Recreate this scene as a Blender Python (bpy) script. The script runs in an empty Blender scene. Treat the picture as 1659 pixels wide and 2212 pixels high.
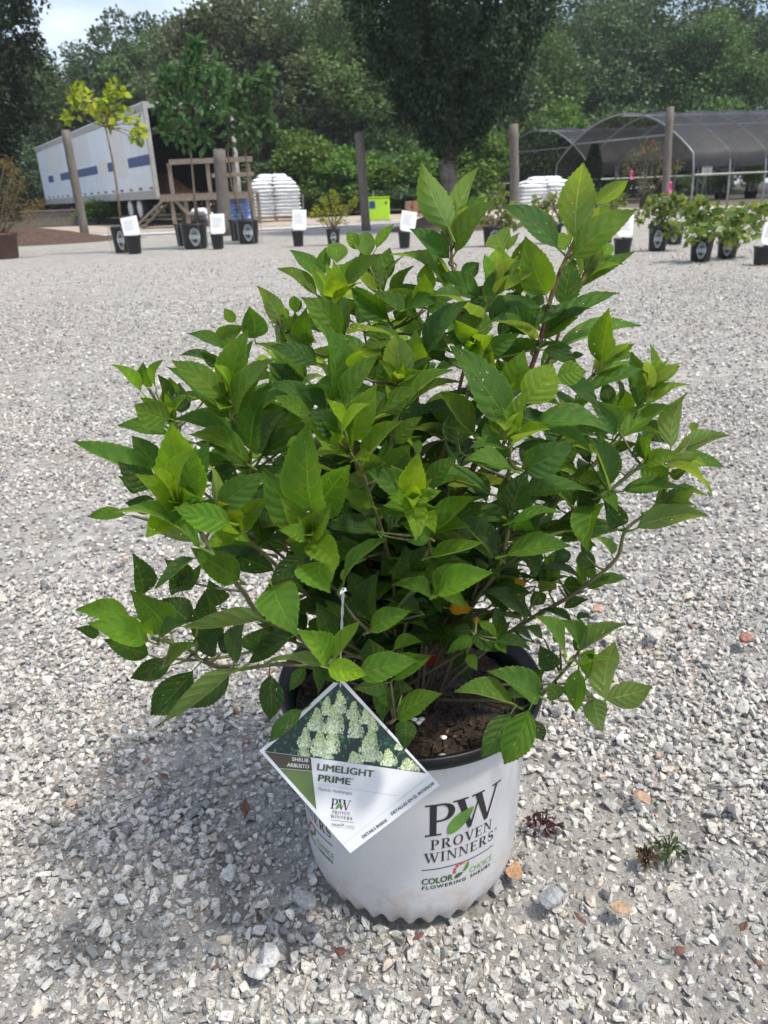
import bpy, bmesh, math, random
import numpy as np
from mathutils import Vector, Matrix, noise as mnoise

# ------------------------------------------------------------------ camera, sky, sun, exposure
scene = bpy.context.scene
COL = scene.collection
FPX, CXP, CYP = 1597.0, 829.5, 1106.0          # focal length and centre in reference pixels (1659 x 2212)
PITCH, ROLL, CAMH = math.radians(23.35), math.radians(2.3), 0.75
SUN_TO = Vector((0.37, -0.20, 0.91)).normalized()   # direction towards the sun
SUN_STRENGTH, SKY_STRENGTH, EXPOSURE = 2.7, 0.15, 0.46

_f = Vector((0, math.cos(PITCH), -math.sin(PITCH)))
_r0 = Vector((1, 0, 0)); _u0 = _r0.cross(_f)
_r = _r0 * math.cos(ROLL) - _u0 * math.sin(ROLL)
_u = _r.cross(_f)
CAM = Vector((0, 0, CAMH))
cam_data = bpy.data.cameras.new('camera')
cam = bpy.data.objects.new('camera', cam_data); COL.objects.link(cam)
M = Matrix((_r, _u, -_f)).transposed().to_4x4(); M.translation = CAM
cam.matrix_world = M
cam_data.sensor_fit = 'VERTICAL'; cam_data.sensor_height = 36.0
cam_data.lens = 36.0 * FPX / 2212.0
cam_data.clip_start = 0.02; cam_data.clip_end = 3000
cam_data.dof.use_dof = True; cam_data.dof.focus_distance = 0.66; cam_data.dof.aperture_fstop = 15.0
scene.camera = cam

world = bpy.data.worlds.new('World'); scene.world = world; world.use_nodes = True
wn, wl = world.node_tree.nodes, world.node_tree.links
wn.clear()
wo = wn.new('ShaderNodeOutputWorld'); bg = wn.new('ShaderNodeBackground')
sky = wn.new('ShaderNodeTexSky'); sky.sky_type = 'NISHITA'; sky.sun_disc = False
sky.sun_elevation = math.asin(SUN_TO.z); sky.sun_rotation = math.atan2(SUN_TO.x, SUN_TO.y)
sky.air_density = 1.0; sky.dust_density = 2.5; sky.ozone_density = 1.0
# broken thin cloud over the whole sky
tc = wn.new('ShaderNodeTexCoord'); mp = wn.new('ShaderNodeMapping'); mp.inputs['Scale'].default_value = (1.6, 1.6, 4.5)
nz = wn.new('ShaderNodeTexNoise'); nz.inputs['Scale'].default_value = 1.7; nz.inputs['Detail'].default_value = 7
rp = wn.new('ShaderNodeValToRGB'); rp.color_ramp.elements[0].position = 0.46; rp.color_ramp.elements[1].position = 0.76
mx = wn.new('ShaderNodeMix'); mx.data_type = 'RGBA'
mx.inputs['B'].default_value = (8.2, 8.6, 9.3, 1)
wl.new(tc.outputs['Generated'], mp.inputs['Vector']); wl.new(mp.outputs['Vector'], nz.inputs['Vector'])
wl.new(nz.outputs['Fac'], rp.inputs['Fac']); wl.new(rp.outputs['Color'], mx.inputs['Factor'])
wl.new(sky.outputs['Color'], mx.inputs['A']); wl.new(mx.outputs['Result'], bg.inputs['Color'])
bg.inputs['Strength'].default_value = SKY_STRENGTH
wl.new(bg.outputs['Background'], wo.inputs['Surface'])

sun_d = bpy.data.lights.new('sun', 'SUN'); sun_d.energy = SUN_STRENGTH; sun_d.angle = math.radians(6.0)
sun_d.color = (1.0, 0.945, 0.85)
sun = bpy.data.objects.new('sun', sun_d); COL.objects.link(sun)
sun.rotation_euler = (-SUN_TO).to_track_quat('-Z', 'Y').to_euler()
sun.location = (2, -1, 6)

scene.view_settings.view_transform = 'Standard'; scene.view_settings.look = 'None'
scene.view_settings.exposure = EXPOSURE; scene.view_settings.gamma = 1.0
scene.view_settings.use_curve_mapping = False
scene.render.engine = 'CYCLES'
scene.cycles.max_bounces = 8; scene.cycles.transparent_max_bounces = 16
scene.cycles.use_denoising = True

# ------------------------------------------------------------------ helpers
rnd = random.Random(7)
nrs = np.random.default_rng(11)

def ray(px, py):
    return (_f + _r * ((px - CXP) / FPX) + _u * ((CYP - py) / FPX))
def at(px, py, Y):
    d = ray(px, py); return CAM + d * (Y / d.y)
def at_ground(px, py, z=0.0):
    d = ray(px, py); return CAM + d * ((z - CAMH) / d.z)
def to_px(p):
    d = Vector(p) - CAM; z = d.dot(_f)
    return CXP + FPX * d.dot(_r) / z, CYP - FPX * d.dot(_u) / z, z

def tag(o, label=None, cat=None, group=None, kind=None):
    if label: o['label'] = label
    if cat: o['category'] = cat
    if group: o['group'] = group
    if kind: o['kind'] = kind
    return o
def link(o, parent=None):
    COL.objects.link(o)
    if parent is not None: o.parent = parent
    return o
def empty(name, loc=(0, 0, 0), rot=(0, 0, 0)):
    o = bpy.data.objects.new(name, None); o.location = loc; o.rotation_euler = rot
    o.empty_display_size = 0.1
    return link(o)
def mesh_data(name, v, f, mat=None, smooth=False):
    me = bpy.data.meshes.new(name)
    me.from_pydata([tuple(p) for p in v], [], [tuple(x) for x in f]); me.validate(); me.update()
    if mat is not None: me.materials.append(mat)
    if smooth: me.polygons.foreach_set('use_smooth', [True] * len(me.polygons))
    return me
def mobj(name, v, f, mat, parent=None, smooth=False):
    return link(bpy.data.objects.new(name, mesh_data(name, v, f, mat, smooth)), parent)
def inst(name, me, parent=None, mw=None):
    o = link(bpy.data.objects.new(name, me), parent)
    if mw is not None: o.matrix_local = mw
    return o

class MB:
    """collects simple shapes; build() links them as one mesh object"""
    def __init__(s): s.v = []; s.f = []
    def add(s, v, f):
        b = len(s.v); s.v += [tuple(p) for p in v]; s.f += [tuple(i + b for i in q) for q in f]; return s
    def box(s, c, d, m=None, bev=0.0):
        x, y, z = d[0] / 2, d[1] / 2, d[2] / 2
        if bev <= 0:
            v = [Vector((sx * x, sy * y, sz * z)) for sx in (-1, 1) for sy in (-1, 1) for sz in (-1, 1)]
            f = [(0, 1, 3, 2), (4, 6, 7, 5), (0, 4, 5, 1), (2, 3, 7, 6), (0, 2, 6, 4), (1, 5, 7, 3)]
        else:
            b = min(bev, x * .9, y * .9, z * .9)
            v = []; f = []
            ring = [(-x + b, -y), (x - b, -y), (x, -y + b), (x, y - b), (x - b, y), (-x + b, y), (-x, y - b), (-x, -y + b)]
            ins = [(max(-x + b, min(x - b, a)), max(-y + b, min(y - b, e))) for a, e in ring]
            for zz, rr in ((-z, ins), (-z + b, ring), (z - b, ring), (z, ins)):
                v += [Vector((a, e, zz)) for a, e in rr]
            for k in range(3):
                for i in range(8):
                    j = (i + 1) % 8; q = (k * 8 + i, k * 8 + j, k * 8 + 8 + j, k * 8 + 8 + i); f.append(q)
            f.append(tuple(range(7, -1, -1))); f.append(tuple(range(24, 32)))
        if m is not None: v = [m @ p for p in v]
        c = Vector(c)
        return s.add([p + c for p in v], f)
    def tube(s, pts, rad, n=6, cap=True):
        pts = [Vector(p) for p in pts]; k = len(pts)
        rad = [rad] * k if not hasattr(rad, '__len__') else rad
        v = []; f = []; up = None
        for i, p in enumerate(pts):
            t = (pts[min(i + 1, k - 1)] - pts[max(i - 1, 0)])
            t = t.normalized() if t.length > 1e-9 else Vector((0, 0, 1))
            if up is None: up = Vector((1, 0, 0)) if abs(t.x) < .8 else Vector((0, 1, 0))
            a = (up - t * up.dot(t)).normalized(); b = t.cross(a); up = a
            for j in range(n):
                w = 2 * math.pi * j / n
                v.append(p + (a * math.cos(w) + b * math.sin(w)) * rad[i])
        for i in range(k - 1):
            for j in range(n):
                q = (j + 1) % n
                f.append((i * n + j, i * n + q, i * n + n + q, i * n + n + j))
        if cap: f.append(tuple(range(n - 1, -1, -1))); f.append(tuple(range((k - 1) * n, k * n)))
        return s.add(v, f)
    def lathe(s, prof, n=48, rfun=None, cap0=False, cap1=False):
        v = []; f = []; k = len(prof)
        for i, (r, z) in enumerate(prof):
            for j in range(n):
                w = 2 * math.pi * j / n
                rr, zz = (r, z) if rfun is None else rfun(i, w, r, z)
                v.append((rr * math.cos(w), rr * math.sin(w), zz))
        for i in range(k - 1):
            for j in range(n):
                q = (j + 1) % n
                f.append((i * n + j, i * n + q, i * n + n + q, i * n + n + j))
        if cap0: f.append(tuple(range(n - 1, -1, -1)))
        if cap1: f.append(tuple(range((k - 1) * n, k * n)))
        return s.add(v, f)
    def build(s, name, mat, parent=None, smooth=False):
        return mobj(name, s.v, s.f, mat, parent, smooth)
    def data(s, name, mat, smooth=False):
        return mesh_data(name, s.v, s.f, mat, smooth)

# ------------------------------------------------------------------ materials
def new_mat(name):
    m = bpy.data.materials.new(name); m.use_nodes = True
    nt = m.node_tree; b = nt.nodes['Principled BSDF']
    return m, nt, b
def N(nt, t, **kw):
    n = nt.nodes.new(t)
    for k, v in kw.items(): setattr(n, k, v)
    return n
def setin(n, **kw):
    for k, v in kw.items(): n.inputs[k.replace('_', ' ')].default_value = v
    return n
def math_n(nt, op, a, b=None, c=None, clamp=False):
    n = N(nt, 'ShaderNodeMath', operation=op); n.use_clamp = clamp
    for i, x in enumerate((a, b, c)):
        if x is None: continue
        if isinstance(x, (int, float)): n.inputs[i].default_value = x
        else: nt.links.new(x, n.inputs[i])
    return n.outputs[0]
def mixc(nt, fac, a, b, blend='MIX'):
    n = N(nt, 'ShaderNodeMix', data_type='RGBA', blend_type=blend)
    for k, x in (('Factor', fac), ('A', a), ('B', b)):
        if isinstance(x, (int, float)): n.inputs[k].default_value = x
        elif isinstance(x, (tuple, list)): n.inputs[k].default_value = (*x[:3], 1)
        else: nt.links.new(x, n.inputs[k])
    return n.outputs['Result']
def smooth_n(nt, x, lo, hi):
    n = N(nt, 'ShaderNodeMapRange', interpolation_type='SMOOTHSTEP')
    nt.links.new(x, n.inputs['Value']); n.inputs['From Min'].default_value = lo; n.inputs['From Max'].default_value = hi
    return n.outputs['Result']
def noise_n(nt, vec, scale, detail=4, rough=.55):
    n = N(nt, 'ShaderNodeTexNoise'); n.inputs['Scale'].default_value = scale
    n.inputs['Detail'].default_value = detail; n.inputs['Roughness'].default_value = rough
    if vec is not None: nt.links.new(vec, n.inputs['Vector'])
    return n
def simple(name, col, rough=.6, var=.18, scale=8, bump=0.0, bscale=40, metal=0.0, spec=.5, col2=None):
    """base colour broken up by noise in object space"""
    m, nt, b = new_mat(name)
    t = N(nt, 'ShaderNodeTexCoord'); n1 = noise_n(nt, t.outputs['Object'], scale, 6, .6)
    k = smooth_n(nt, n1.outputs['Fac'], .3, .7)
    lo = tuple(c * (1 - var) for c in col); hi = tuple(min(1, c * (1 + var)) for c in (col2 or col))
    nt.links.new(mixc(nt, k, lo, hi), b.inputs['Base Color'])
    b.inputs['Roughness'].default_value = rough; b.inputs['Metallic'].default_value = metal
    b.inputs['Specular IOR Level'].default_value = spec
    if bump > 0:
        n2 = noise_n(nt, t.outputs['Object'], bscale, 5, .6)
        bp = N(nt, 'ShaderNodeBump'); bp.inputs['Strength'].default_value = bump; bp.inputs['Distance'].default_value = .01
        nt.links.new(n2.outputs['Fac'], bp.inputs['Height']); nt.links.new(bp.outputs['Normal'], b.inputs['Normal'])
    return m

def wood_mat(name, col, dark=.55, scale=1.0):
    m, nt, b = new_mat(name)
    t = N(nt, 'ShaderNodeTexCoord'); mp_ = N(nt, 'ShaderNodeMapping'); mp_.inputs['Scale'].default_value = (9 * scale, 9 * scale, 1.2 * scale)
    nt.links.new(t.outputs['Object'], mp_.inputs['Vector'])
    n1 = noise_n(nt, mp_.outputs['Vector'], 4, 8, .65)
    k = smooth_n(nt, n1.outputs['Fac'], .3, .7)
    nt.links.new(mixc(nt, k, tuple(c * dark for c in col), col), b.inputs['Base Color'])
    b.inputs['Roughness'].default_value = .85
    bp = N(nt, 'ShaderNodeBump'); bp.inputs['Strength'].default_value = .4; bp.inputs['Distance'].default_value = .01
    nt.links.new(n1.outputs['Fac'], bp.inputs['Height']); nt.links.new(bp.outputs['Normal'], b.inputs['Normal'])
    return m

def gravel_sheet_mat():
    """compacted fines with small stones, for the sheet under and beyond the loose stones"""
    m, nt, b = new_mat('gravel_sheet')
    g = N(nt, 'ShaderNodeNewGeometry')
    v1 = N(nt, 'ShaderNodeTexVoronoi'); v1.inputs['Scale'].default_value = 150; nt.links.new(g.outputs['Position'], v1.inputs['Vector'])
    v2 = N(nt, 'ShaderNodeTexVoronoi'); v2.inputs['Scale'].default_value = 60; nt.links.new(g.outputs['Position'], v2.inputs['Vector'])
    s1 = N(nt, 'ShaderNodeSeparateColor'); nt.links.new(v1.outputs['Color'], s1.inputs['Color'])
    s2 = N(nt, 'ShaderNodeSeparateColor'); nt.links.new(v2.outputs['Color'], s2.inputs['Color'])
    r = N(nt, 'ShaderNodeValToRGB'); e = r.color_ramp.elements
    e[0].position = 0; e[0].color = (.10, .097, .09, 1); e[1].position = 1; e[1].color = (.74, .72, .69, 1)
    for p, c in ((.18, (.31, .30, .28)), (.45, (.48, .465, .435)), (.8, (.62, .60, .565))):
        q = e.new(p); q.color = (*c, 1)
    v3 = N(nt, 'ShaderNodeTexVoronoi'); v3.inputs['Scale'].default_value = 24; nt.links.new(g.outputs['Position'], v3.inputs['Vector'])
    s3 = N(nt, 'ShaderNodeSeparateColor'); nt.links.new(v3.outputs['Color'], s3.inputs['Color'])
    mixv = math_n(nt, 'ADD', math_n(nt, 'ADD', math_n(nt, 'MULTIPLY', s1.outputs['Red'], .28), math_n(nt, 'MULTIPLY', s2.outputs['Red'], .40)), math_n(nt, 'MULTIPLY', s3.outputs['Red'], .32))
    nt.links.new(mixv, r.inputs['Fac'])
    n1 = noise_n(nt, g.outputs['Position'], .55, 5, .6); n3 = noise_n(nt, g.outputs['Position'], 3.1, 5, .65)
    dusty = smooth_n(nt, n1.outputs['Fac'], .48, .66)
    n6 = noise_n(nt, g.outputs['Position'], .17, 6, .62)
    c = mixc(nt, math_n(nt, 'MULTIPLY', dusty, .4), r.outputs['Color'], (.40, .36, .305))
    c = mixc(nt, math_n(nt, 'MULTIPLY', smooth_n(nt, n6.outputs['Fac'], .50, .68), .5), c, (.33, .30, .26))
    c = mixc(nt, math_n(nt, 'MULTIPLY', smooth_n(nt, n3.outputs['Fac'], .48, .70), .55), c, (.43, .375, .305))
    n7 = noise_n(nt, g.outputs['Position'], 7.5, 8, .75)
    c = mixc(nt, math_n(nt, 'MULTIPLY', smooth_n(nt, n7.outputs['Fac'], .44, .60), .55), mixc(nt, 1.0, c, (.74, .73, .71), 'MULTIPLY'), mixc(nt, 1.0, c, (1.12, 1.12, 1.12), 'MULTIPLY'))
    n5 = noise_n(nt, g.outputs['Position'], 480, 4, .75)
    c = mixc(nt, math_n(nt, 'MULTIPLY', smooth_n(nt, n5.outputs['Fac'], .45, .6), .6), c, (.17, .16, .145))
    nt.links.new(c, b.inputs['Base Color']); b.inputs['Roughness'].default_value = .95
    bp = N(nt, 'ShaderNodeBump'); bp.inputs['Strength'].default_value = .8; bp.inputs['Distance'].default_value = .004
    nt.links.new(math_n(nt, 'ADD', math_n(nt, 'ADD', math_n(nt, 'SUBTRACT', 1.0, v1.outputs['Distance']), n5.outputs['Fac']), math_n(nt, 'MULTIPLY', math_n(nt, 'SUBTRACT', 1.0, v3.outputs['Distance']), 2.5)), bp.inputs['Height'])
    nt.links.new(bp.outputs['Normal'], b.inputs['Normal'])
    return m

def stone_mat():
    m, nt, b = new_mat('crushed_granite')
    a = N(nt, 'ShaderNodeAttribute', attribute_name='col')
    g = N(nt, 'ShaderNodeNewGeometry')
    n1 = noise_n(nt, g.outputs['Position'], 330, 3, .75); n2 = noise_n(nt, g.outputs['Position'], 130, 4, .6)
    c = mixc(nt, math_n(nt, 'MULTIPLY', smooth_n(nt, n1.outputs['Fac'], .53, .62), .70), a.outputs['Color'], (.10, .10, .10))
    c = mixc(nt, math_n(nt, 'MULTIPLY', smooth_n(nt, n2.outputs['Fac'], .5, .7), .35), c, (.74, .73, .70))
    nt.links.new(c, b.inputs['Base Color']); b.inputs['Roughness'].default_value = .82
    b.inputs['Specular IOR Level'].default_value = .35
    bp = N(nt, 'ShaderNodeBump'); bp.inputs['Strength'].default_value = .35; bp.inputs['Distance'].default_value = .002
    nt.links.new(n2.outputs['Fac'], bp.inputs['Height']); nt.links.new(bp.outputs['Normal'], b.inputs['Normal'])
    return m

def leaf_mat(name, per_object=True):
    """two-sided leaf: veins, paler underside, insect spots and holes; colour from the object or a mesh attribute"""
    m, nt, b = new_mat(name)
    uv = N(nt, 'ShaderNodeUVMap', uv_map='UVMap')
    sep = N(nt, 'ShaderNodeSeparateXYZ'); nt.links.new(uv.outputs['UV'], sep.inputs['Vector'])
    u_ = sep.outputs['X']; av = math_n(nt, 'ABSOLUTE', math_n(nt, 'SUBTRACT', math_n(nt, 'MULTIPLY', sep.outputs['Y'], 2), 1))
    if per_object:
        oi = N(nt, 'ShaderNodeObjectInfo'); colr = oi.outputs['Color']; rand = oi.outputs['Random']
    else:
        at_ = N(nt, 'ShaderNodeAttribute', attribute_name='col'); colr = at_.outputs['Color']; rand = at_.outputs['Alpha']
    p = math_n(nt, 'SUBTRACT', math_n(nt, 'MULTIPLY', u_, 5.6), math_n(nt, 'MULTIPLY', math_n(nt, 'POWER', av, 1.25), 1.55))
    pp = math_n(nt, 'PINGPONG', p, .5)
    lat = math_n(nt, 'SUBTRACT', 1, smooth_n(nt, pp, .0, .055))
    mid = math_n(nt, 'SUBTRACT', 1, smooth_n(nt, av, .012, .055))
    vein = math_n(nt, 'MAXIMUM', math_n(nt, 'MULTIPLY', lat, .75), mid)
    # offset texture space so that no two leaves carry the same marks
    off = N(nt, 'ShaderNodeCombineXYZ'); nt.links.new(math_n(nt, 'MULTIPLY', rand, 97.0), off.inputs['X']); nt.links.new(math_n(nt, 'MULTIPLY', rand, 41.0), off.inputs['Y'])
    mpv = N(nt, 'ShaderNodeMapping'); mpv.inputs['Scale'].default_value = (2.0, 1.0, 1); nt.links.new(uv.outputs['UV'], mpv.inputs['Vector'])
    nt.links.new(off.outputs['Vector'], mpv.inputs['Location']); V = mpv.outputs['Vector']
    nb = noise_n(nt, V, 2.2, 4, .6); nf = noise_n(nt, V, 26, 3, .6)
    base = mixc(nt, smooth_n(nt, nb.outputs['Fac'], .3, .75), mixc(nt, 1.0, colr, (.80, .86, .9), 'MULTIPLY'), mixc(nt, 1.0, colr, (1.18, 1.1, .85), 'MULTIPLY'))
    base = mixc(nt, math_n(nt, 'MULTIPLY', vein, .60), base, mixc(nt, .55, mixc(nt, 1.0, colr, (1.9, 1.75, 1.5), 'MULTIPLY'), (.24, .34, .10)))
    edge = smooth_n(nt, av, .90, 1.0)
    base = mixc(nt, math_n(nt, 'MULTIPLY', edge, .35), base, mixc(nt, 1.0, colr, (2.2, 1.9, 1.3), 'MULTIPLY'))
    under = mixc(nt, .50, colr, (.17, .25, .095)); under = mixc(nt, math_n(nt, 'MULTIPLY', vein, .75), under, (.36, .46, .20))
    gm = N(nt, 'ShaderNodeNewGeometry'); base = mixc(nt, gm.outputs['Backfacing'], base, under)
    vo = N(nt, 'ShaderNodeTexVoronoi'); vo.inputs['Scale'].default_value = 6.8; nt.links.new(V, vo.inputs['Vector'])
    np_ = noise_n(nt, V, 1.3, 2, .5)
    spot = math_n(nt, 'MULTIPLY', math_n(nt, 'SUBTRACT', 1, smooth_n(nt, vo.outputs['Distance'], .16, .30)), smooth_n(nt, np_.outputs['Fac'], .45, .54))
    spot = math_n(nt, 'MULTIPLY', spot, smooth_n(nt, nf.outputs['Fac'], .38, .5))
    base = mixc(nt, math_n(nt, 'MULTIPLY', spot, .9), base, (.27, .145, .05))
    nt.links.new(base, b.inputs['Base Color']); b.inputs['Roughness'].default_value = .43; b.inputs['Specular IOR Level'].default_value = .42
    h = math_n(nt, 'ADD', math_n(nt, 'MULTIPLY', vein, -.5), math_n(nt, 'MULTIPLY', nf.outputs['Fac'], .8))
    pill = math_n(nt, 'MULTIPLY', smooth_n(nt, pp, .0, .5), .45)
    bp = N(nt, 'ShaderNodeBump'); bp.inputs['Strength'].default_value = .85; bp.inputs['Distance'].default_value = .0018
    nt.links.new(math_n(nt, 'ADD', h, pill), bp.inputs['Height']); nt.links.new(bp.outputs['Normal'], b.inputs['Normal'])
    tr = N(nt, 'ShaderNodeBsdfTranslucent'); nt.links.new(mixc(nt, 1.0, base, (2.1, 1.75, .60), 'MULTIPLY'), tr.inputs['Color'])
    ms = N(nt, 'ShaderNodeMixShader'); ms.inputs['Fac'].default_value = .45
    nt.links.new(b.outputs['BSDF'], ms.inputs[1]); nt.links.new(tr.outputs['BSDF'], ms.inputs[2])
    vh = N(nt, 'ShaderNodeTexVoronoi'); vh.inputs['Scale'].default_value = 6.4; nt.links.new(V, vh.inputs['Vector'])
    nh = noise_n(nt, V, 1.1, 2, .5)
    hm = math_n(nt, 'ADD', smooth_n(nt, vh.outputs['Distance'], .12, .15), math_n(nt, 'SUBTRACT', 1, smooth_n(nt, nh.outputs['Fac'], .535, .555)), clamp=True)
    hm = math_n(nt, 'MAXIMUM', hm, mid)
    tp = N(nt, 'ShaderNodeBsdfTransparent'); m2 = N(nt, 'ShaderNodeMixShader')
    nt.links.new(hm, m2.inputs['Fac']); nt.links.new(tp.outputs['BSDF'], m2.inputs[1]); nt.links.new(ms.outputs['Shader'], m2.inputs[2])
    nt.links.new(m2.outputs['Shader'], nt.nodes['Material Output'].inputs['Surface'])
    return m

def tree_leaf_mat(name, c0, c1, trans=.25, scale=1.2, rough=.55):
    m, nt, b = new_mat(name)
    t = N(nt, 'ShaderNodeTexCoord'); oi = N(nt, 'ShaderNodeObjectInfo')
    a = N(nt, 'ShaderNodeAttribute', attribute_name='rnd')
    n1 = noise_n(nt, t.outputs['Object'], scale, 3, .6)
    k = math_n(nt, 'ADD', math_n(nt, 'MULTIPLY', n1.outputs['Fac'], .9), math_n(nt, 'MULTIPLY', math_n(nt, 'SUBTRACT', a.outputs['Fac'], .5), .55), clamp=True)
    c = mixc(nt, smooth_n(nt, k, .25, .75), c0, c1)
    hs = N(nt, 'ShaderNodeHueSaturation'); nt.links.new(c, hs.inputs['Color'])
    nt.links.new(math_n(nt, 'ADD', .485, math_n(nt, 'MULTIPLY', oi.outputs['Random'], .03)), hs.inputs['Hue'])
    nt.links.new(math_n(nt, 'ADD', .85, math_n(nt, 'MULTIPLY', oi.outputs['Random'], .3)), hs.inputs['Value'])
    c = hs.outputs['Color']
    nt.links.new(c, b.inputs['Base Color']); b.inputs['Roughness'].default_value = rough; b.inputs['Specular IOR Level'].default_value = .3
    tr = N(nt, 'ShaderNodeBsdfTranslucent'); nt.links.new(mixc(nt, 1.0, c, (1.6, 1.5, .7), 'MULTIPLY'), tr.inputs['Color'])
    ms = N(nt, 'ShaderNodeMixShader'); ms.inputs['Fac'].default_value = trans
    nt.links.new(b.outputs['BSDF'], ms.inputs[1]); nt.links.new(tr.outputs['BSDF'], ms.inputs[2])
    nt.links.new(ms.outputs['Shader'], nt.nodes['Material Output'].inputs['Surface'])
    return m

M_GRAVEL = gravel_sheet_mat(); M_STONE = stone_mat()
M_LEAF = leaf_mat('hydrangea_leaf', True); M_LEAF_S = leaf_mat('hydrangea_inner_leaf', False)
M_DIRT = simple('tan_dirt', (.40, .33, .26), .95, .2, 2.2, .5, 30)
M_LIGHTGR = simple('pale_gravel_band', (.55, .53, .50), .95, .22, 9, .6, 60)
M_MULCH = simple('bark_mulch', (.085, .052, .034), .95, .5, 16, 1.0, 45)
M_BARK = simple('tree_bark', (.13, .115, .10), .95, .45, 9, .9, 30)
M_POST = wood_mat('weathered_post', (.20, .175, .15))
M_DECK = wood_mat('weathered_lumber', (.31, .26, .205), .55)
M_BLACKPOT = simple('black_pot_plastic', (.014, .015, .017), .45, .3, 14, .05)
M_WHITE = simple('white_paint', (.74, .75, .75), .5, .06, 3)
M_PAPER = simple('sign_card', (.80, .80, .79), .6, .03, 6)
M_GREY = simple('galvanised_tube', (.27, .285, .30), .4, .15, 12, 0, 40, .6)
M_INK = simple('black_ink', (.018, .018, .02), .45, .1, 40)
M_LOGO = simple('pale_logo_print', (.50, .55, .58), .6, .12, 30)

# ------------------------------------------------------------------ ground
POT_C = Vector((0.0174, 0.691, 0.0))
def sheet(name, x0, x1, y0, y1, z, mat, label=None):
    o = mobj(name, [(x0, y0, z), (x1, y0, z), (x1, y1, z), (x0, y1, z)], [(0, 1, 2, 3)], mat)
    o['kind'] = 'structure'; return o
sheet('ground', -150, 150, -30, 150, -.012, M_GRAVEL)
def patch(name, pts, z, mat, jag=.12, n=10):
    """a sheet with an uneven outline given by ground points"""
    v = []
    for i, p in enumerate(pts):
        q = pts[(i + 1) % len(pts)]
        for k in range(n):
            t = k / n; x = p[0] + (q[0] - p[0]) * t; y = p[1] + (q[1] - p[1]) * t
            v.append((x + rnd.uniform(-jag, jag), y + rnd.uniform(-jag, jag), z))
    o = mobj(name, v, [tuple(range(len(v)))], mat); o['kind'] = 'structure'; return o
patch('dirt_road', [(-60, 22.4), (-3, 22.2), (4, 23.0), (60, 22.6), (60, 31.5), (-60, 31.5)], .004, M_DIRT, .3, 24)
patch('gravel_band', [(-40, 20.4), (-2, 20.0), (3, 20.8), (40, 21.0), (40, 22.7), (4, 23.0), (-3, 22.3), (-40, 22.6)], .008, M_LIGHTGR, .28, 40)
patch('forest_floor', [(-90, 30.6), (0, 30.4), (90, 30.8), (90, 115), (-90, 115)], .012, simple('leaf_litter', (.045, .045, .025), .95, .5, 3, .8, 20), .4, 30)
# mulch mound at the left
def mound(name, c, rx, ry, h, mat, n=28, m=9):
    v = [(c[0], c[1], h)]; f = []
    for i in range(1, m + 1):
        t = i / m
        for j in range(n):
            w = 2 * math.pi * j / n
            k = 1 + .16 * mnoise.noise(Vector((math.cos(w) * 1.5, math.sin(w) * 1.5, c[0])))
            z = h * (math.cos(math.pi * t) * .5 + .5) + (.05 * h * mnoise.noise(Vector((w * 3, t * 6, 2))) if i < m else 0)
            v.append((c[0] + rx * t * k * math.cos(w), c[1] + ry * t * k * math.sin(w), z - .01))
    for j in range(n): f.append((0, 1 + j, 1 + (j + 1) % n))
    for i in range(m - 1):
        for j in range(n):
            a = 1 + i * n; q = (j + 1) % n
            f.append((a + j, a + n + j, a + n + q, a + q))
    return mobj(name, v, f, mat, None, True)
g = at_ground(60, 530)
o = mound('mulch_mound', (g.x - 1.0, g.y + 1.6), 2.9, 1.7, .34, M_MULCH); tag(o, 'low spread heap of dark brown bark mulch beside the leaning post', 'mulch heap')
g = at_ground(985, 505)
o = mound('mulch_mound', (g.x + .2, g.y + 2.6), 1.6, 1.6, .38, M_MULCH); tag(o, 'brown mulch mound round the foot of the dark rounded tree', 'mulch heap')

# ------------------------------------------------------------------ loose gravel (real stones)
def rock_variant(k, seed, squash=.75):
    r = np.random.default_rng(seed)
    p = r.normal(size=(k, 3)); p /= np.linalg.norm(p, axis=1)[:, None]
    p *= r.uniform(.82, 1.08, (k, 1)); p *= np.array([1.0, r.uniform(.65, .95), r.uniform(.5, .8)])
    bm = bmesh.new()
    for q in p: bm.verts.new(q)
    res = bmesh.ops.convex_hull(bm, input=bm.verts)
    bmesh.ops.delete(bm, geom=[e for e in res['geom_interior'] if isinstance(e, bmesh.types.BMVert)], context='VERTS')
    bmesh.ops.triangulate(bm, faces=bm.faces[:])
    bm.verts.index_update()
    v = np.array([x.co[:] for x in bm.verts]); f = np.array([[x.index for x in y.verts] for y in bm.faces])
    bm.free(); return v, f
def rand_rot(n, r, flat=.6):
    a = r.uniform(0, 2 * np.pi, n); b = r.normal(0, flat, n); c = r.normal(0, flat, n)
    ca, sa, cb, sb, cc, sc = np.cos(a), np.sin(a), np.cos(b), np.sin(b), np.cos(c), np.sin(c)
    R = np.empty((n, 3, 3))
    R[:, 0, 0] = ca * cb; R[:, 0, 1] = ca * sb * sc - sa * cc; R[:, 0, 2] = ca * sb * cc + sa * sc
    R[:, 1, 0] = sa * cb; R[:, 1, 1] = sa * sb * sc + ca * cc; R[:, 1, 2] = sa * sb * cc - ca * sc
    R[:, 2, 0] = -sb; R[:, 2, 1] = cb * sc; R[:, 2, 2] = cb * cc
    return R
PAL = .91 * np.array([(.62, .61, .58), (.54, .53, .51), (.45, .45, .44), (.34, .34, .34), (.70, .685, .65), (.22, .225, .23), (.56, .50, .43), (.48, .36, .27), (.30, .17, .13), (.13, .13, .135)])
PW_ = np.array([.20, .21, .19, .13, .12, .06, .045, .006, .004, .015]); PW_ = PW_ / PW_.sum()
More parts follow.
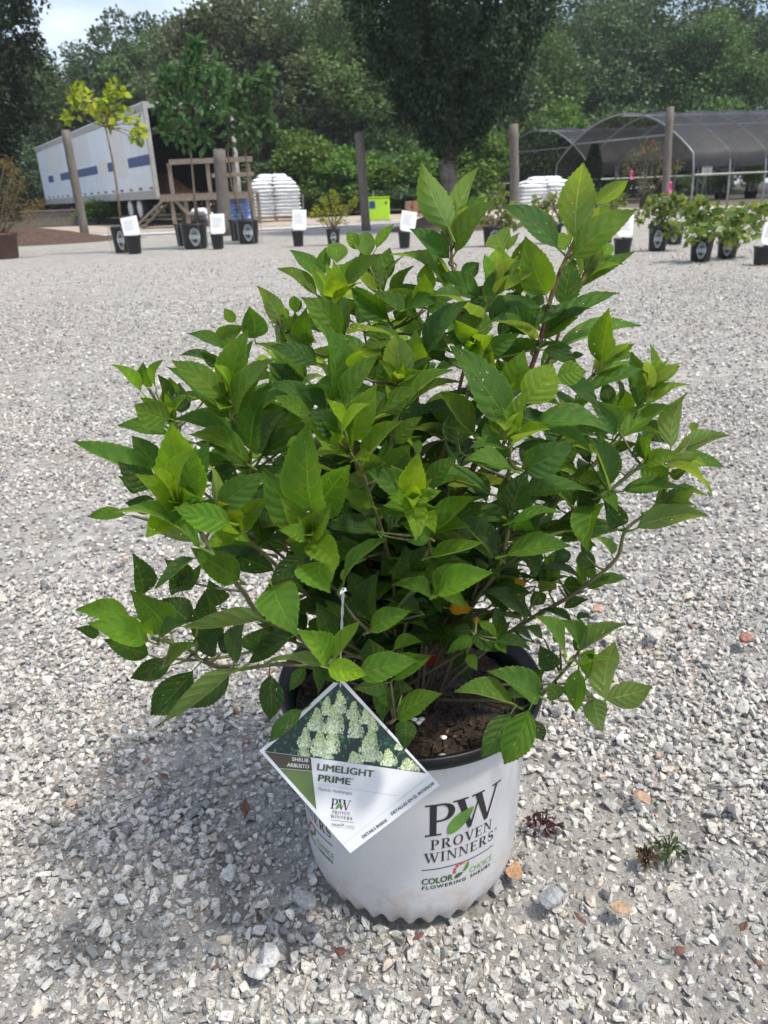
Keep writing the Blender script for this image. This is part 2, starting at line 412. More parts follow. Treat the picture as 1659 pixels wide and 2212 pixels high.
def big_mesh(name, V, Fc, mat, cols=None, attr='col'):
    me = bpy.data.meshes.new(name)
    k = Fc.shape[1]
    me.vertices.add(len(V)); me.vertices.foreach_set('co', V.astype(np.float32).ravel())
    me.loops.add(Fc.size); me.loops.foreach_set('vertex_index', Fc.astype(np.int32).ravel())
    me.polygons.add(len(Fc)); me.polygons.foreach_set('loop_start', np.arange(0, Fc.size, k, dtype=np.int32))
    me.update(calc_edges=True)
    if cols is not None:
        if cols.ndim == 2:
            a = me.attributes.new(attr, 'FLOAT_COLOR', 'POINT'); a.data.foreach_set('color', cols.astype(np.float32).ravel())
        else:
            a = me.attributes.new(attr, 'FLOAT', 'POINT'); a.data.foreach_set('value', cols.astype(np.float32).ravel())
    me.materials.append(mat)
    return me
RV = [rock_variant(12, 100 + i) for i in range(26)]
RV_S = [rock_variant(9, 200 + i) for i in range(16)]
def fnoise(x, y, s, seed=0.0):
    return np.array([mnoise.fractal(Vector((a * s, b * s, seed)), 1.0, 2.0, 3) for a, b in zip(x, y)])
def stones(y0, y1, spacing, dmin, dmax, variants, seed, keep=1.0, zf=.30):
    r = np.random.default_rng(seed)
    ys = np.arange(y0, y1, spacing); X = []; Y = []
    for y in ys:
        hw = .55 + .68 * y
        xs = np.arange(-hw, hw, spacing); X.append(xs + r.uniform(-.6, .6, len(xs)) * spacing); Y.append(y + r.uniform(-.6, .6, len(xs)) * spacing)
    X = np.concatenate(X); Y = np.concatenate(Y)
    nz_ = fnoise(X, Y, 1.9); kp = r.uniform(0, 1, len(X)) < keep * np.clip(1.15 - 2.2 * np.clip(nz_ - .06, 0, .3), .50, 1)
    # bare, trodden fines round the pot
    d = np.hypot(X - POT_C.x, Y - POT_C.y); kp &= d > .117
    X, Y = X[kp], Y[kp]; n = len(X)
    dia = dmin + (dmax - dmin) * r.beta(1.5, 3.2, n)
    S = dia[:, None] * .5 * np.stack([r.uniform(.9, 1.25, n), r.uniform(.85, 1.1, n), r.uniform(.7, 1.05, n)], 1)
    R = rand_rot(n, r); ci = r.choice(len(PAL), n, p=PW_)
    C = PAL[ci] * np.array([1.02, 1.0, .955]) * r.uniform(.82, 1.14, (n, 1)) * (1 + r.normal(0, .012, (n, 3)))
    Z = -.014 + dia * r.uniform(zf - .18, zf + .22, n)
    vi = r.integers(0, len(variants), n); Vs = []; Fs = []; Cs = []; b = 0
    for k, (v, f) in enumerate(variants):
        s = np.where(vi == k)[0]
        if not len(s): continue
        P = np.einsum('nij,nvj->nvi', R[s], v[None] * S[s][:, None, :]); P[:, :, 0] += X[s][:, None]; P[:, :, 1] += Y[s][:, None]; P[:, :, 2] += Z[s][:, None]
        Vs.append(P.reshape(-1, 3)); Fs.append((f[None] + (np.arange(len(s)) * len(v))[:, None, None]).reshape(-1, 3) + b)
        Cs.append(np.repeat(np.concatenate([C[s], np.ones((len(s), 1))], 1), len(v), 0)); b += len(s) * len(v)
    return np.concatenate(Vs), np.concatenate(Fs), np.concatenate(Cs)
parts = [stones(.26, 1.45, .0092, .0085, .0235, RV, 1), stones(.26, 1.45, .040, .020, .034, RV, 5, .14, .38), stones(.26, 1.3, .0066, .0042, .0095, RV_S, 6, 1.0, .5),
         stones(1.45, 3.0, .0145, .010, .025, RV_S, 2), stones(3.0, 6.5, .026, .014, .031, RV_S, 3, .8), stones(6.5, 10.5, .055, .016, .034, RV_S, 4, .6)]
b = 0; Vs, Fs, Cs = [], [], []
for v, f, c in parts: Vs.append(v); Fs.append(f + b); Cs.append(c); b += len(v)
o = link(bpy.data.objects.new('gravel', big_mesh('gravel', np.concatenate(Vs), np.concatenate(Fs), M_STONE, np.concatenate(Cs))))
o.data.shade_flat()
tag(o, 'loose pale grey crushed granite covering the whole yard', 'gravel', kind='stuff')

# ------------------------------------------------------------------ foliage builders
def cards(P, size, r, asp=.55, up=.0, outward=None):
    """one folded diamond leaf (two triangles sharing a midrib) per point"""
    n = len(P)
    a = r.normal(size=(n, 3)); a[:, 2] -= .25
    if outward is not None: a += outward * .9
    a /= np.linalg.norm(a, axis=1)[:, None]
    nn = r.normal(size=(n, 3)); nn[:, 2] += up
    if outward is not None: nn += outward * .6
    s = np.cross(nn, a); s /= np.linalg.norm(s, axis=1)[:, None] + 1e-9
    nn = np.cross(a, s); size = np.broadcast_to(size, (n,))[:, None]
    m = P + a * size * .45
    V = np.stack([P, m + s * size * asp * .5 + nn * size * .08, P + a * size, m - s * size * asp * .5 + nn * size * .08], 1).reshape(-1, 3)
    i = np.arange(n) * 4
    Fc = np.concatenate([np.stack([i, i + 1, i + 2], 1), np.stack([i, i + 2, i + 3], 1)])
    return V, Fc, np.repeat(r.uniform(0, 1, n), 4)
def crown_points(r, nclump, per, rad, rc, shell=.75, zlow=-1.0):
    """clumps spread through an ellipsoid, leaves on the clump shells"""
    C = r.normal(size=(nclump * 3, 3)); C /= np.linalg.norm(C, axis=1)[:, None]
    C = C[C[:, 2] > zlow][:nclump]
    C *= (shell + (1 - shell) * r.uniform(-1.6, 1.15, (len(C), 1)))
    rad = np.array(rad); P = []; O = []
    for c in C:
        q = r.normal(size=(per, 3)); q /= np.linalg.norm(q, axis=1)[:, None]
        k = rc * r.uniform(.65, 1.35)
        P.append(c * rad + q * k * r.uniform(.55, 1.08, (per, 1)) * np.array([1, 1, .75])); O.append(q * .6 + c * .5)
    return np.concatenate(P), np.concatenate(O)
def crown_mesh(name, mat, seed, nclump, per, rad, rc, leaf, shell=.75, zlow=-1.0, core=0, asp=.6, drop=0.0):
    r = np.random.default_rng(seed)
    P, O = crown_points(r, nclump, per, rad, rc, shell, zlow)
    if core:
        q = r.normal(size=(core, 3)); q /= np.linalg.norm(q, axis=1)[:, None]
        Q = q * np.array(rad) * r.uniform(.35, .82, (core, 1)); P = np.concatenate([P, Q]); O = np.concatenate([O, q])
    sz = leaf * r.uniform(.6, 1.35, len(P))
    if drop:                                # teardrop: narrower towards the trunk
        t = np.clip((P[:, 2] / rad[2] + 1) / 1.25, 0, 1); P[:, :2] *= (1 - drop * (1 - t) ** 1.3)[:, None]
    V, Fc, R = cards(P, sz, r, asp, .5, O)
    return big_mesh(name, V, Fc, mat, R, 'rnd')
def trunk_mesh(name, mat, h, r0, r1, seed, limbs=5, spread=1.0, z0=.45):
    r = random.Random(seed); mb = MB()
    pts = [(r.uniform(-.06, .06) * h * .2 * i, r.uniform(-.06, .06) * h * .2 * i, h * i / 5) for i in range(6)]
    mb.tube(pts, [r0 * (1.35 if i == 0 else 1) * (1 - i / 5) + r1 * i / 5 for i in range(6)], 9)
    for k in range(limbs):
        t = z0 + (1 - z0) * k / max(1, limbs); z = h * t; a = r.uniform(0, 6.28); L = spread * r.uniform(.6, 1.1)
        b = Vector(pts[min(5, int(t * 5))])
        b.z = z
        mb.tube([b, b + Vector((math.cos(a) * L * .4, math.sin(a) * L * .4, L * .35)), b + Vector((math.cos(a) * L, math.sin(a) * L, L * .8))], [r1 * 1.3, r1 * .8, r1 * .25], 6)
    return mb.data(name, mat, True)

# ------------------------------------------------------------------ woodland
MT = {'dark': tree_leaf_mat('wood_leaf_dark', (.046, .085, .040), (.088, .148, .062), .2, .35),
      'olive': tree_leaf_mat('wood_leaf_olive', (.075, .105, .050), (.150, .180, .085), .2, .4),
      'mid': tree_leaf_mat('wood_leaf_mid', (.070, .125, .042), (.135, .220, .066), .22, .4),
      'blue': tree_leaf_mat('wood_leaf_blue', (.064, .108, .058), (.118, .182, .088), .2, .4),
      'lime': tree_leaf_mat('wood_leaf_lime', (.075, .145, .026), (.165, .275, .050), .25, .7),
      'horn': tree_leaf_mat('hornbeam_leaf', (.018, .036, .017), (.034, .062, .027), .15, 1.2, .6)}
WC = {}
for k, (key, sd) in enumerate((('dark', 1), ('olive', 2), ('mid', 3), ('blue', 4), ('dark', 5))):
    WC[k] = crown_mesh('woodland_crown', MT[key], 40 + sd, 80, 330, (2.9, 2.6, 4.6), .80, .185, .80, -1, 4200)
WT = [trunk_mesh('trunk', M_BARK, 7.5, .20, .07, s, 6, 1.8) for s in (3, 4)]
def wood_tree(px, pytop, Y, kind, label, wid=1.0, group=None):
    Y *= 1.25; top = at(px, pytop, Y); H = max(3.0, top.z); wid *= 1.2
    o = empty('woodland_tree', (top.x, Y, 0), (0, 0, rnd.uniform(0, 6.28)))
    sc = H / 9.6
    c = inst('crown', WC[kind], o); c.location = (0, 0, H - 4.85 * sc * 1.04); c.scale = (wid * 1.0, wid * 1.0, sc * 1.04)
    t = inst('trunk', WT[kind % 2], o); t.scale = (1, 1, H * .8 / 7.5)
    tag(o, label, 'tree', group or 'trees of the wood behind the yard'); return o
front = [(-40, 95, 31, 3, 'dim woodland tree behind the dark tree at the left edge'),
         (70, 112, 33, 2, 'low green woodland tree rising just left of the trailer front'),
         (170, 92, 35, 4, 'dark round topped tree under the open patch of sky'),
         (262, 30, 36, 0, 'dark woodland tree above the trailer roof, right of the open sky'),
         (350, 66, 34, 2, 'green woodland tree showing behind the yellow leaved sapling top'),
         (452, -50, 33, 1, 'olive woodland tree behind the tallest potted green sapling'),
         (560, -35, 34, 1, 'grey olive woodland tree with sky gaps right of the green saplings'),
         (660, -10, 32, 1, 'pale olive woodland tree above the white bag pallet'),
         (752, 20, 31, 2, 'mid green woodland tree left of the dark rounded tree'),
         (880, -60, 36, 4, 'dark woodland tree hidden behind the dark rounded tree'),
         (1020, -60, 35, 0, 'deep green woodland tree behind the rounded tree trunk'),
         (1150, 60, 31, 2, 'mid green woodland tree at the right flank of the rounded tree'),
         (1255, 0, 33, 3, 'bluish woodland tree above the nearer hoop house arch'),
         (1360, 12, 34, 0, 'dark woodland tree above the tallest right hand post'),
         (1465, -10, 33, 3, 'blue green woodland tree right of the tallest post'),
         (1570, 20, 32, 2, 'green woodland tree above the shade cloth roof'),
         (1680, 0, 33, 3, 'woodland tree cut by the right edge of the picture')]
for px, pt, Y, k, lb in front:
    if px < 420: Y += 8
    elif px > 1100: Y += 6
    wood_tree(px, pt, Y, k, lb, rnd.uniform(.95, 1.2))
for i, px in enumerate(range(420, 1760, 135)):
    wood_tree(px + rnd.uniform(-20, 20), rnd.uniform(-90, -20), 46 + rnd.uniform(-1, 2), (i * 3 + 1) % 5, 'tall tree in the back row of the wood, mostly hidden', 1.25, 'hidden back row of the wood')
for i, px in enumerate((-60, 60, 190, 310)):
    wood_tree(px, (110, 118, 112, 70)[i], 48, (4, 0, 2, 0)[i], 'low tree in the back row of the wood below the open sky', 1.2, 'hidden back row of the wood below the sky')
# understory shrubs along the wood edge
SH = [crown_mesh('foliage', MT[k], 70 + i, 34, 170, (1.25, 1.0, 1.25), .42, .15, .82, -.7, 900) for i, k in enumerate(('lime', 'mid', 'dark'))]
SHT = trunk_mesh('stem', M_BARK, 1.0, .05, .02, 9, 3, .5)
def edge_shrub(px, pytop, Y, k, label, wid=1.0):
    if px > 1100: Y += 4
    Y *= 1.22; wid *= 1.15; top = at(px, pytop, Y); H = max(.9, top.z)
    o = empty('edge_shrub', (top.x, Y, 0), (0, 0, rnd.uniform(0, 6.28)))
    f_ = inst('foliage', SH[k], o); f_.location = (0, 0, H * .5); f_.scale = (wid, wid, H / 2.9)
    inst('stem', SHT, o); tag(o, label, 'shrub', 'shrubs along the wood edge')
for a in ((20, 330, 38, 2, 'dark shrub behind the mulch heap at the left edge', 1.2), (60, 300, 40, 1, 'green shrub behind the trailer front end', 1.3),
          (205, 440, 26, 0, 'small lime green shrub seen under the trailer', .7), (600, 325, 27, 2, 'dark shrub behind the white bag pallet', 1.2),
          (668, 283, 26, 0, 'tall lime green shrub right of the white bag pallet', 1.15), (735, 318, 25.5, 0, 'lime green shrub just left of the thin middle post', 1.0),
          (805, 335, 26, 0, 'lime green shrub behind the bright green box', 1.1), (870, 300, 27, 1, 'green shrub between the thin middle post and the rounded tree', 1.1),
          (935, 330, 26, 0, 'light green shrub behind the rounded tree trunk', 1.0), (1035, 295, 25.5, 0, 'light green shrub right of the rounded tree trunk', 1.05),
          (1120, 235, 29, 1, 'green shrub above the farther hoop house', 1.3), (1220, 215, 30, 0, 'light green shrub between the two hoop house arches', 1.3),
          (1330, 230, 31, 1, 'green shrub behind the nearer hoop house ridge', 1.4), (1440, 215, 31, 2, 'dark shrub behind the tallest right hand post', 1.4),
          (1560, 190, 31, 1, 'grey green shrub above the shade cloth near the right edge', 1.4), (1660, 215, 30, 2, 'dark shrub at the right edge above the shade cloth', 1.4),
          (700, 400, 25.2, 1, 'low green shrub behind the yellow potted shrub', 1.1), (760, 405, 25, 1, 'low shrub right behind the thin middle post foot', .9), (880, 400, 25, 2, 'low dark shrub behind the brick pallets', 1.0)):
    edge_shrub(*a)

# ------------------------------------------------------------------ two dense dark trees in the yard
HC = crown_mesh('crown', MT['horn'], 91, 330, 125, (2.1, 2.05, 2.85), .30, .095, .93, -1, 16000, .6, .50)
HT = trunk_mesh('trunk', M_BARK, 3.2, .19, .10, 12, 8, 1.5, .42)
def yard_tree(px, pyb, z0, label, sx=1.0, sz=1.0):
    g = at_ground(px, pyb); o = empty('hornbeam_tree', (g.x, g.y, 0))
    c = inst('crown', HC, o); c.location = (0, 0, z0 + 2.75 * sz); c.scale = (sx, sx, sz); c.rotation_euler = (0, 0, rnd.uniform(0, 6))
    inst('trunk', HT, o); tag(o, label, 'tree'); return o
yard_tree(972, 492, 1.32, 'dense dark green rounded tree with bare trunk behind the shrub', 1.0, 1.05)
yard_tree(-60, 520, .80, 'dense dark tree cut off by the left edge of the picture', 1.30, 1.2)

# ------------------------------------------------------------------ posts
def post(ptop, pbot, wpx, label):
    b_ = at_ground(*pbot); t_ = at(ptop[0], ptop[1], b_.y); r_ = wpx / FPX * b_.y * .5
    ax = t_ - Vector((b_.x, b_.y, -.05)); n = 7
    mb = MB(); mb.tube([Vector((0, 0, -.05)) + ax * (i / n) + Vector((rnd.uniform(-1, 1), 0, 0)) * .006 for i in range(n + 1)], [r_ * (1.06 - .1 * i / n) for i in range(n + 1)], 10)
    o = mb.build('wooden_post', M_POST, None, True); o.location = (b_.x, b_.y, 0)
    tag(o, label, 'post', 'posts along the back of the yard'); return o
post((141, 281), (184, 510), 17, 'leaning weathered post in front of the white trailer')
post((473, 322), (488, 508), 25, 'thick grey post between the two green potted saplings')
post((775, 287), (791, 497), 17, 'thin leaning grey post beside the bright green box')
post((1110, 268), (1112, 470), 18, 'weathered post right of the rounded tree, by the white bag heap')
post((1448, 231), (1435, 462), 15, 'tallest grey post standing before the nearer hoop house')

# ------------------------------------------------------------------ trailer
M_TRAILER = simple('trailer_skin', (.74, .80, .86), .45, .05, 1.5)
M_PATCH = simple('paint_patch', (.74, .73, .72), .55, .03, 3)
M_BLUE = simple('blue_stripe', (.016, .05, .21), .5, .08, 4)
M_RAILG = simple('trailer_rail', (.40, .39, .37), .5, .15, 6, 0, 40, .3)
M_DARKIN = simple('inner_shade_and_frame', (.02, .02, .022), .8, .2, 3)  # near black paints the shade inside the trailer; also colours the underframe
M_RED = simple('red_reflector', (.45, .05, .04), .4, .1, 10)
M_RUST = simple('rusty_brown', (.15, .07, .045), .9, .3, 6)
M_TYRE = simple('tyre_rubber', (.02, .02, .02), .85, .2, 12)
TA = at(337, 430, 26.0); TZ = TA.z
TE = at(100, 440, 43.5); tdir = Vector((TE.x - TA.x, TE.y - TA.y, 0)); TLEN = tdir.length; tdir.normalize()
tr = empty('cargo_trailer', (TA.x, TA.y, 0), (0, 0, math.atan2(tdir.y, tdir.x)))
tag(tr, 'long white box trailer with broken blue stripe and open dark rear', 'trailer')
TL, TW, THt = TLEN, 2.9, at(318, 219, 26.0).z - TZ
z0 = TZ
MB().box((TL / 2, -.02, z0 + THt / 2), (TL, .04, THt - .5)).build('side_panel', M_TRAILER, tr)
MB().box((TL / 2, -TW + .02, z0 + THt / 2), (TL, .04, THt - .5)).build('side_panel', M_DARKIN, tr)
MB().box((TL / 2, -.055, z0 + THt / 2), (TL - .1, .02, THt - .2)).build('inner_shade_sheet', M_DARKIN, tr)  # dark sheet added behind the side, interior shade put into its colour
MB().box((TL / 2, -TW / 2, z0 + THt - .055), (TL - .1, TW - .2, .02)).build('ceiling_shade_sheet', M_DARKIN, tr)  # same under the roof: added sheet with the shade painted in
MB().box((TL / 2, -TW / 2, z0 + THt - .02), (TL, TW, .04)).build('roof', M_TRAILER, tr)
MB().box((TL - .03, -TW / 2, z0 + THt / 2), (.06, TW - .1, THt - .1)).build('front_wall', M_DARKIN, tr)
MB().box((TL / 2, -TW / 2, z0 + .06), (TL, TW - .1, .12)).build('floor', M_RUST, tr)
MB().box((TL / 2, -.015, z0 + .13), (TL, .07, .25)).build('bottom_rail', M_RAILG, tr)
MB().box((TL / 2, -.015, z0 + THt - .14), (TL, .07, .20)).build('top_rail', M_RAILG, tr)
for y in (-.05, -TW + .05): MB().box((-.04, y, z0 + THt / 2), (.12, .13, THt)).build('rear_post', M_RAILG, tr)
MB().box((-.04, -TW / 2, z0 + THt - .09), (.12, TW - .24, .18)).build('rear_header', M_RAILG, tr)
MB().box((-.06, -TW / 2, z0 + .02), (.14, TW - .24, .14)).build('rear_sill', M_RAILG, tr)
def along(px):
    # distance along the visible trailer side for a picture column
    lo, hi = 0.0, TL
    for _k in range(40):
        m = (lo + hi) / 2; q = Vector((TA.x, TA.y, z0 + 1.2)) + tdir * m
        if to_px(q)[0] > px: lo = m
        else: hi = m
    return lo
for p0, p1 in ((327, 277), (246, 233), (210, 168), (153, 131), (115, 105)):
    x0_, x1_ = along(p0), along(p1); MB().box(((x0_ + x1_) / 2, .006, z0 + 1.16), (x1_ - x0_, .012, .30)).build('blue_stripe', M_BLUE, tr)
for p0, p1, a, e in ((272, 247, .75, 2.75), (231, 212, .85, 1.4), (200, 158, 1.45, 2.75), (141, 103, 1.5, 2.75), (130, 116, .9, 1.45)):
    x0_, x1_ = along(p0), along(p1); MB().box(((x0_ + x1_) / 2, .004, z0 + (a + e) / 2), (x1_ - x0_, .008, e - a)).build('paint_patch', M_PATCH, tr)
for i in range(16): MB().box((.3 + i * 1.25, .025, z0 + .33), (.30, .02, .06)).build('reflector', M_RED if i % 2 == 0 else M_RUST, tr)
wm = MB().lathe([(.12, -.12), (.34, -.12), (.47, -.09), (.49, 0), (.47, .09), (.34, .12), (.12, .12)], 28, None, True, True).data('tyre', M_TYRE, True)
hm_ = MB().lathe([(.08, .13), (.24, .135), (.26, .10), (.30, .125), (.305, .11)], 24, None, True).data('hub', M_WHITE, True)
for x in (2.5, 3.75):
    w = inst('wheel', wm, tr); w.rotation_euler = (-math.pi / 2, 0, 0); w.location = (x, -.25, .54); w.scale = (1.1, 1.1, 1.1); inst('hub', hm_, w)
mb = MB(); mb.box((3.1, -TW / 2, z0 - .10), (2.6, 1.1, .2)); mb.box((3.1, -.35, z0 - .14), (2.3, .1, .14)); mb.build('axle_frame', M_DARKIN, tr)
for y in (-.45, -TW + .45): MB().tube([(13, y, z0), (13, y, .02)], .06, 6).build('landing_leg', M_RAILG, tr)
mb = MB(); mb.box((8.4, -TW / 2, z0 - .07), (16.4, .5, .12)); mb.build('chassis_rail', M_DARKIN, tr)
# mulch piled in the trailer
mo = mound('mulch_pile', (0, 0), 1.0, 3.2, .75, simple('red_mulch', (.17, .075, .04), .95, .4, 9, .8, 30))
mo.location = (TA.x, TA.y, 0); mo.rotation_euler = (0, 0, math.atan2(tdir.y, tdir.x) - math.pi / 2)
mo.location = tr.matrix_basis @ Vector((3.6, -1.35, z0 + .12)); mo.rotation_euler = (0, 0, math.atan2(tdir.y, tdir.x) - math.pi / 2)
tag(mo, 'reddish brown mulch heaped inside the open trailer', 'mulch heap')

# ------------------------------------------------------------------ loading platform with stairs
pl = empty('loading_platform', (at(405, 487, 24.0).x, 24.0, 0)); tag(pl, 'weathered timber loading platform with railing and steps behind the trailer', 'platform')
PY = 24.0; bpy.context.view_layer.update()
def lp(px, py, dy=0.0): return at(px, py, PY + dy) - pl.location
def beam(name, a, b_, w, mat=M_DECK, parent=pl):
    a, b_ = Vector(a), Vector(b_); d = b_ - a; L = d.length
    me = MB().box((0, 0, L / 2), (w if not hasattr(w, '__len__') else w[0], w if not hasattr(w, '__len__') else w[1], L)).data(name, mat)
    o = inst(name, me, parent); q = Vector((0, 0, 1)).rotation_difference(d.normalized())
    o.matrix_local = Matrix.Translation(a) @ q.to_matrix().to_4x4(); return o
dzk = lp(400, 420).z
xl, xr = lp(345, 420).x, lp(545, 412).x
for i in range(9): # deck boards
    MB().box(((xl + xr) / 2, .12 + i * .15, dzk), (xr - xl, .14, .04)).build('deck_board', M_DECK, pl)
MB().box(((xl + xr) / 2, .02, dzk - .10), (xr - xl + .03, .05, .15)).build('rim_joist', M_DECK, pl)
for px in (368, 398, 446, 472, 543):
    x = lp(px, 420).x
    for yy in (.09, 1.3): beam('post', (x, yy + (0 if px != 398 else .03), -.05), (x, yy, dzk - .03), (.10, .10))
for px in (372, 454, 510, 541):
    x = lp(px, 420).x; beam('rail_post', (x, .10, dzk + .021), (x, .10, lp(px, 352).z), (.10, .09))
a_, b2 = lp(366, 361), lp(546, 361)
beam('handrail', (a_.x, .035, dzk + .88), (b2.x, .035, dzk + .88), (.14, .05)); beam('handrail', (a_.x + 1.2, .035, dzk + .48), (b2.x, .035, dzk + .48), (.11, .04))
for p, q in (((404, 428), (380, 466)), ((395, 470), (366, 428))):
    A_, B_ = lp(*p), lp(*q); beam('brace', (A_.x, .05, max(.02, B_.z)), (B_.x, .05, dzk - .12), (.09, .04))
for i in range(5): # steps going down to the left
    x = xl + .12 - i * .20; z = dzk - .17 * (i + 1)
    if z > .03: MB().box((x - .05, .55, z), (.27, .95, .045)).build('step', M_DECK, pl)
for yy in (.05, 1.05): beam('stringer', (xl + .1, yy, dzk - .12), (xl - .95, yy, .02), (.05, .2))

# ------------------------------------------------------------------ pallets of bags
M_BAG = simple('white_bag', (.80, .82, .83), .38, .05, 5, .5, 14)
M_BAGB = simple('blue_white_bag', (.55, .62, .74), .4, .25, 3, .5, 14, col2=(.20, .34, .66))
M_PALLET = wood_mat('pallet_wood', (.42, .32, .22), .6)
def bag_mesh(name, mat, L=.72, W=.48, H=.115, seed=1):
    r = random.Random(seed); nx, ny = 8, 6; v = []; f = []
    for s in (1, -1):
        for i in range(nx + 1):
            for j in range(ny + 1):
                a, c = 2 * i / nx - 1, 2 * j / ny - 1
                k = (1 - abs(a) ** 3.5) * (1 - abs(c) ** 3.5)
                v.append((a * L / 2, c * W / 2, s * H * .5 * (k ** .5) + r.uniform(-.008, .008)))
        b0 = 0 if s == 1 else (nx + 1) * (ny + 1)
        for i in range(nx):
            for j in range(ny):
                q = b0 + i * (ny + 1) + j; t = (q, q + ny + 1, q + ny + 2, q + 1); f.append(t if s == 1 else t[::-1])
    return mesh_data(name, v, f, mat, True)
BAGS = [bag_mesh('bag', M_BAG, seed=i) for i in range(3)]; BAGB = [bag_mesh('bag', M_BAGB, seed=i + 5) for i in range(2)]
def pallet(px, py, label, wpx, hpx, bags, topround=True, rz=.1):
    g = at_ground(px, py); o = empty('bag_pallet', g, (0, 0, rz)); W_ = wpx / FPX * g.y * .93; H_ = hpx / FPX * g.y * .87
    D_ = 1.1
    for i in range(5): MB().box((0, -D_ / 2 + .06 + i * (D_ - .12) / 4, .125), (W_, .10, .022)).build('pallet_slat', M_PALLET, o)
    for i in range(3): MB().box((-W_ / 2 + .06 + i * (W_ - .12) / 2, 0, .057), (.10, D_, .112)).build('pallet_runner', M_PALLET, o)
    lay = max(3, int(round((H_ - .14) / .105))); lh = (H_ - .14) / lay
    for k in range(lay):
        t = k / (lay - 1); sh = 1.0 if t < .6 else 1 - .42 * ((t - .6) / .4) ** 2
        nx = 2 if W_ < 1.9 else 3
        for ix in range(nx):
            for iy in range(2):
                b_ = inst('bag', bags[(k * 3 + ix + iy) % len(bags)], o)
                b_.location = ((ix - (nx - 1) / 2) * W_ / nx * sh + rnd.uniform(-.02, .02), (iy - .5) * D_ * .5 * sh, .14 + lh * (k + .5))
                b_.scale = (W_ / nx / .63 * sh, D_ * .5 / .42 * sh, lh / .074); b_.rotation_euler = (rnd.uniform(-.03, .03), rnd.uniform(-.04, .04), rnd.uniform(-.04, .04) + (math.pi if rnd.random() < .5 else 0))
    tag(o, label, 'bag pallet', 'pallets of bagged soil'); return o
pallet(597, 478, 'tall pallet of white bags right of the loading platform', 103, 97, BAGS)
pallet(519, 485, 'low pallet of blue and white bags behind the thick grey post', 52, 62, BAGB, rz=.0)
pallet(1172, 453, 'rounded heap of white bags before the farther hoop house', 112, 68, BAGS)
pallet(435, 486, 'low pallet of white bags in the shade under the platform', 40, 34, BAGS, rz=0)

# bright green box and brick pallets
g = at_ground(817, 477)
gb = empty('utility_box', g); gb.scale = (1.2, 1.2, 1.15); tag(gb, 'bright lime green box with a dark label right of the thin post', 'box')
M_NEON = simple('lime_paint', (.42, .72, .03), .5, .06, 4)
MB().box((0, .25, .27), (.58, .5, .54), None, .025).build('body', M_NEON, gb)
MB().box((0, .25, .552), (.60, .52, .02)).build('lid', M_NEON, gb)
MB().box((-.13, -.004, .38), (.14, .006, .17)).build('label_plate', M_BLUE, gb); MB().box((.20, -.004, .42), (.05, .006, .06)).build('latch', M_RUST, gb)
g = at_ground(897, 468); bp_ = empty('brick_pallet', g); tag(bp_, 'pallet of brown bricks left of the rounded tree mound', 'brick pallet')
M_BRICK = simple('brown_brick', (.26, .155, .10), .9, .35, 5)
bm_ = MB().box((0, 0, 0), (.205, .11, .07), None, .006).data('brick', M_BRICK)
for i in range(3): MB().box((0, -.3 + i * .3, .05), (.75, .1, .1)).build('pallet_slat', M_PALLET, bp_)
for k in range(5):
    for ix in range(3):
        for iy in range(2):
            b_ = inst('brick', bm_, bp_); b_.location = ((ix - 1) * .225 + rnd.uniform(-.02, .02), -.24 + iy * .16, .138 + k * .074); b_.rotation_euler = (0, 0, rnd.uniform(-.06, .06))
for px, p0, p1, lb in ((654, 420, 478, 'thin grey stake standing beside the tall white bag pallet'), (806, 412, 440, 'thin grey stake behind the bright green box')):
    g = at_ground(px + 2, p1 + (0 if px < 700 else 36)); t_ = at(px, p0, g.y)
    o = MB().tube([(0, 0, 0), (t_.x - g.x, 0, t_.z)], .022, 6).build('stake', M_GREY); o.location = g; tag(o, lb, 'stake', 'thin stakes')

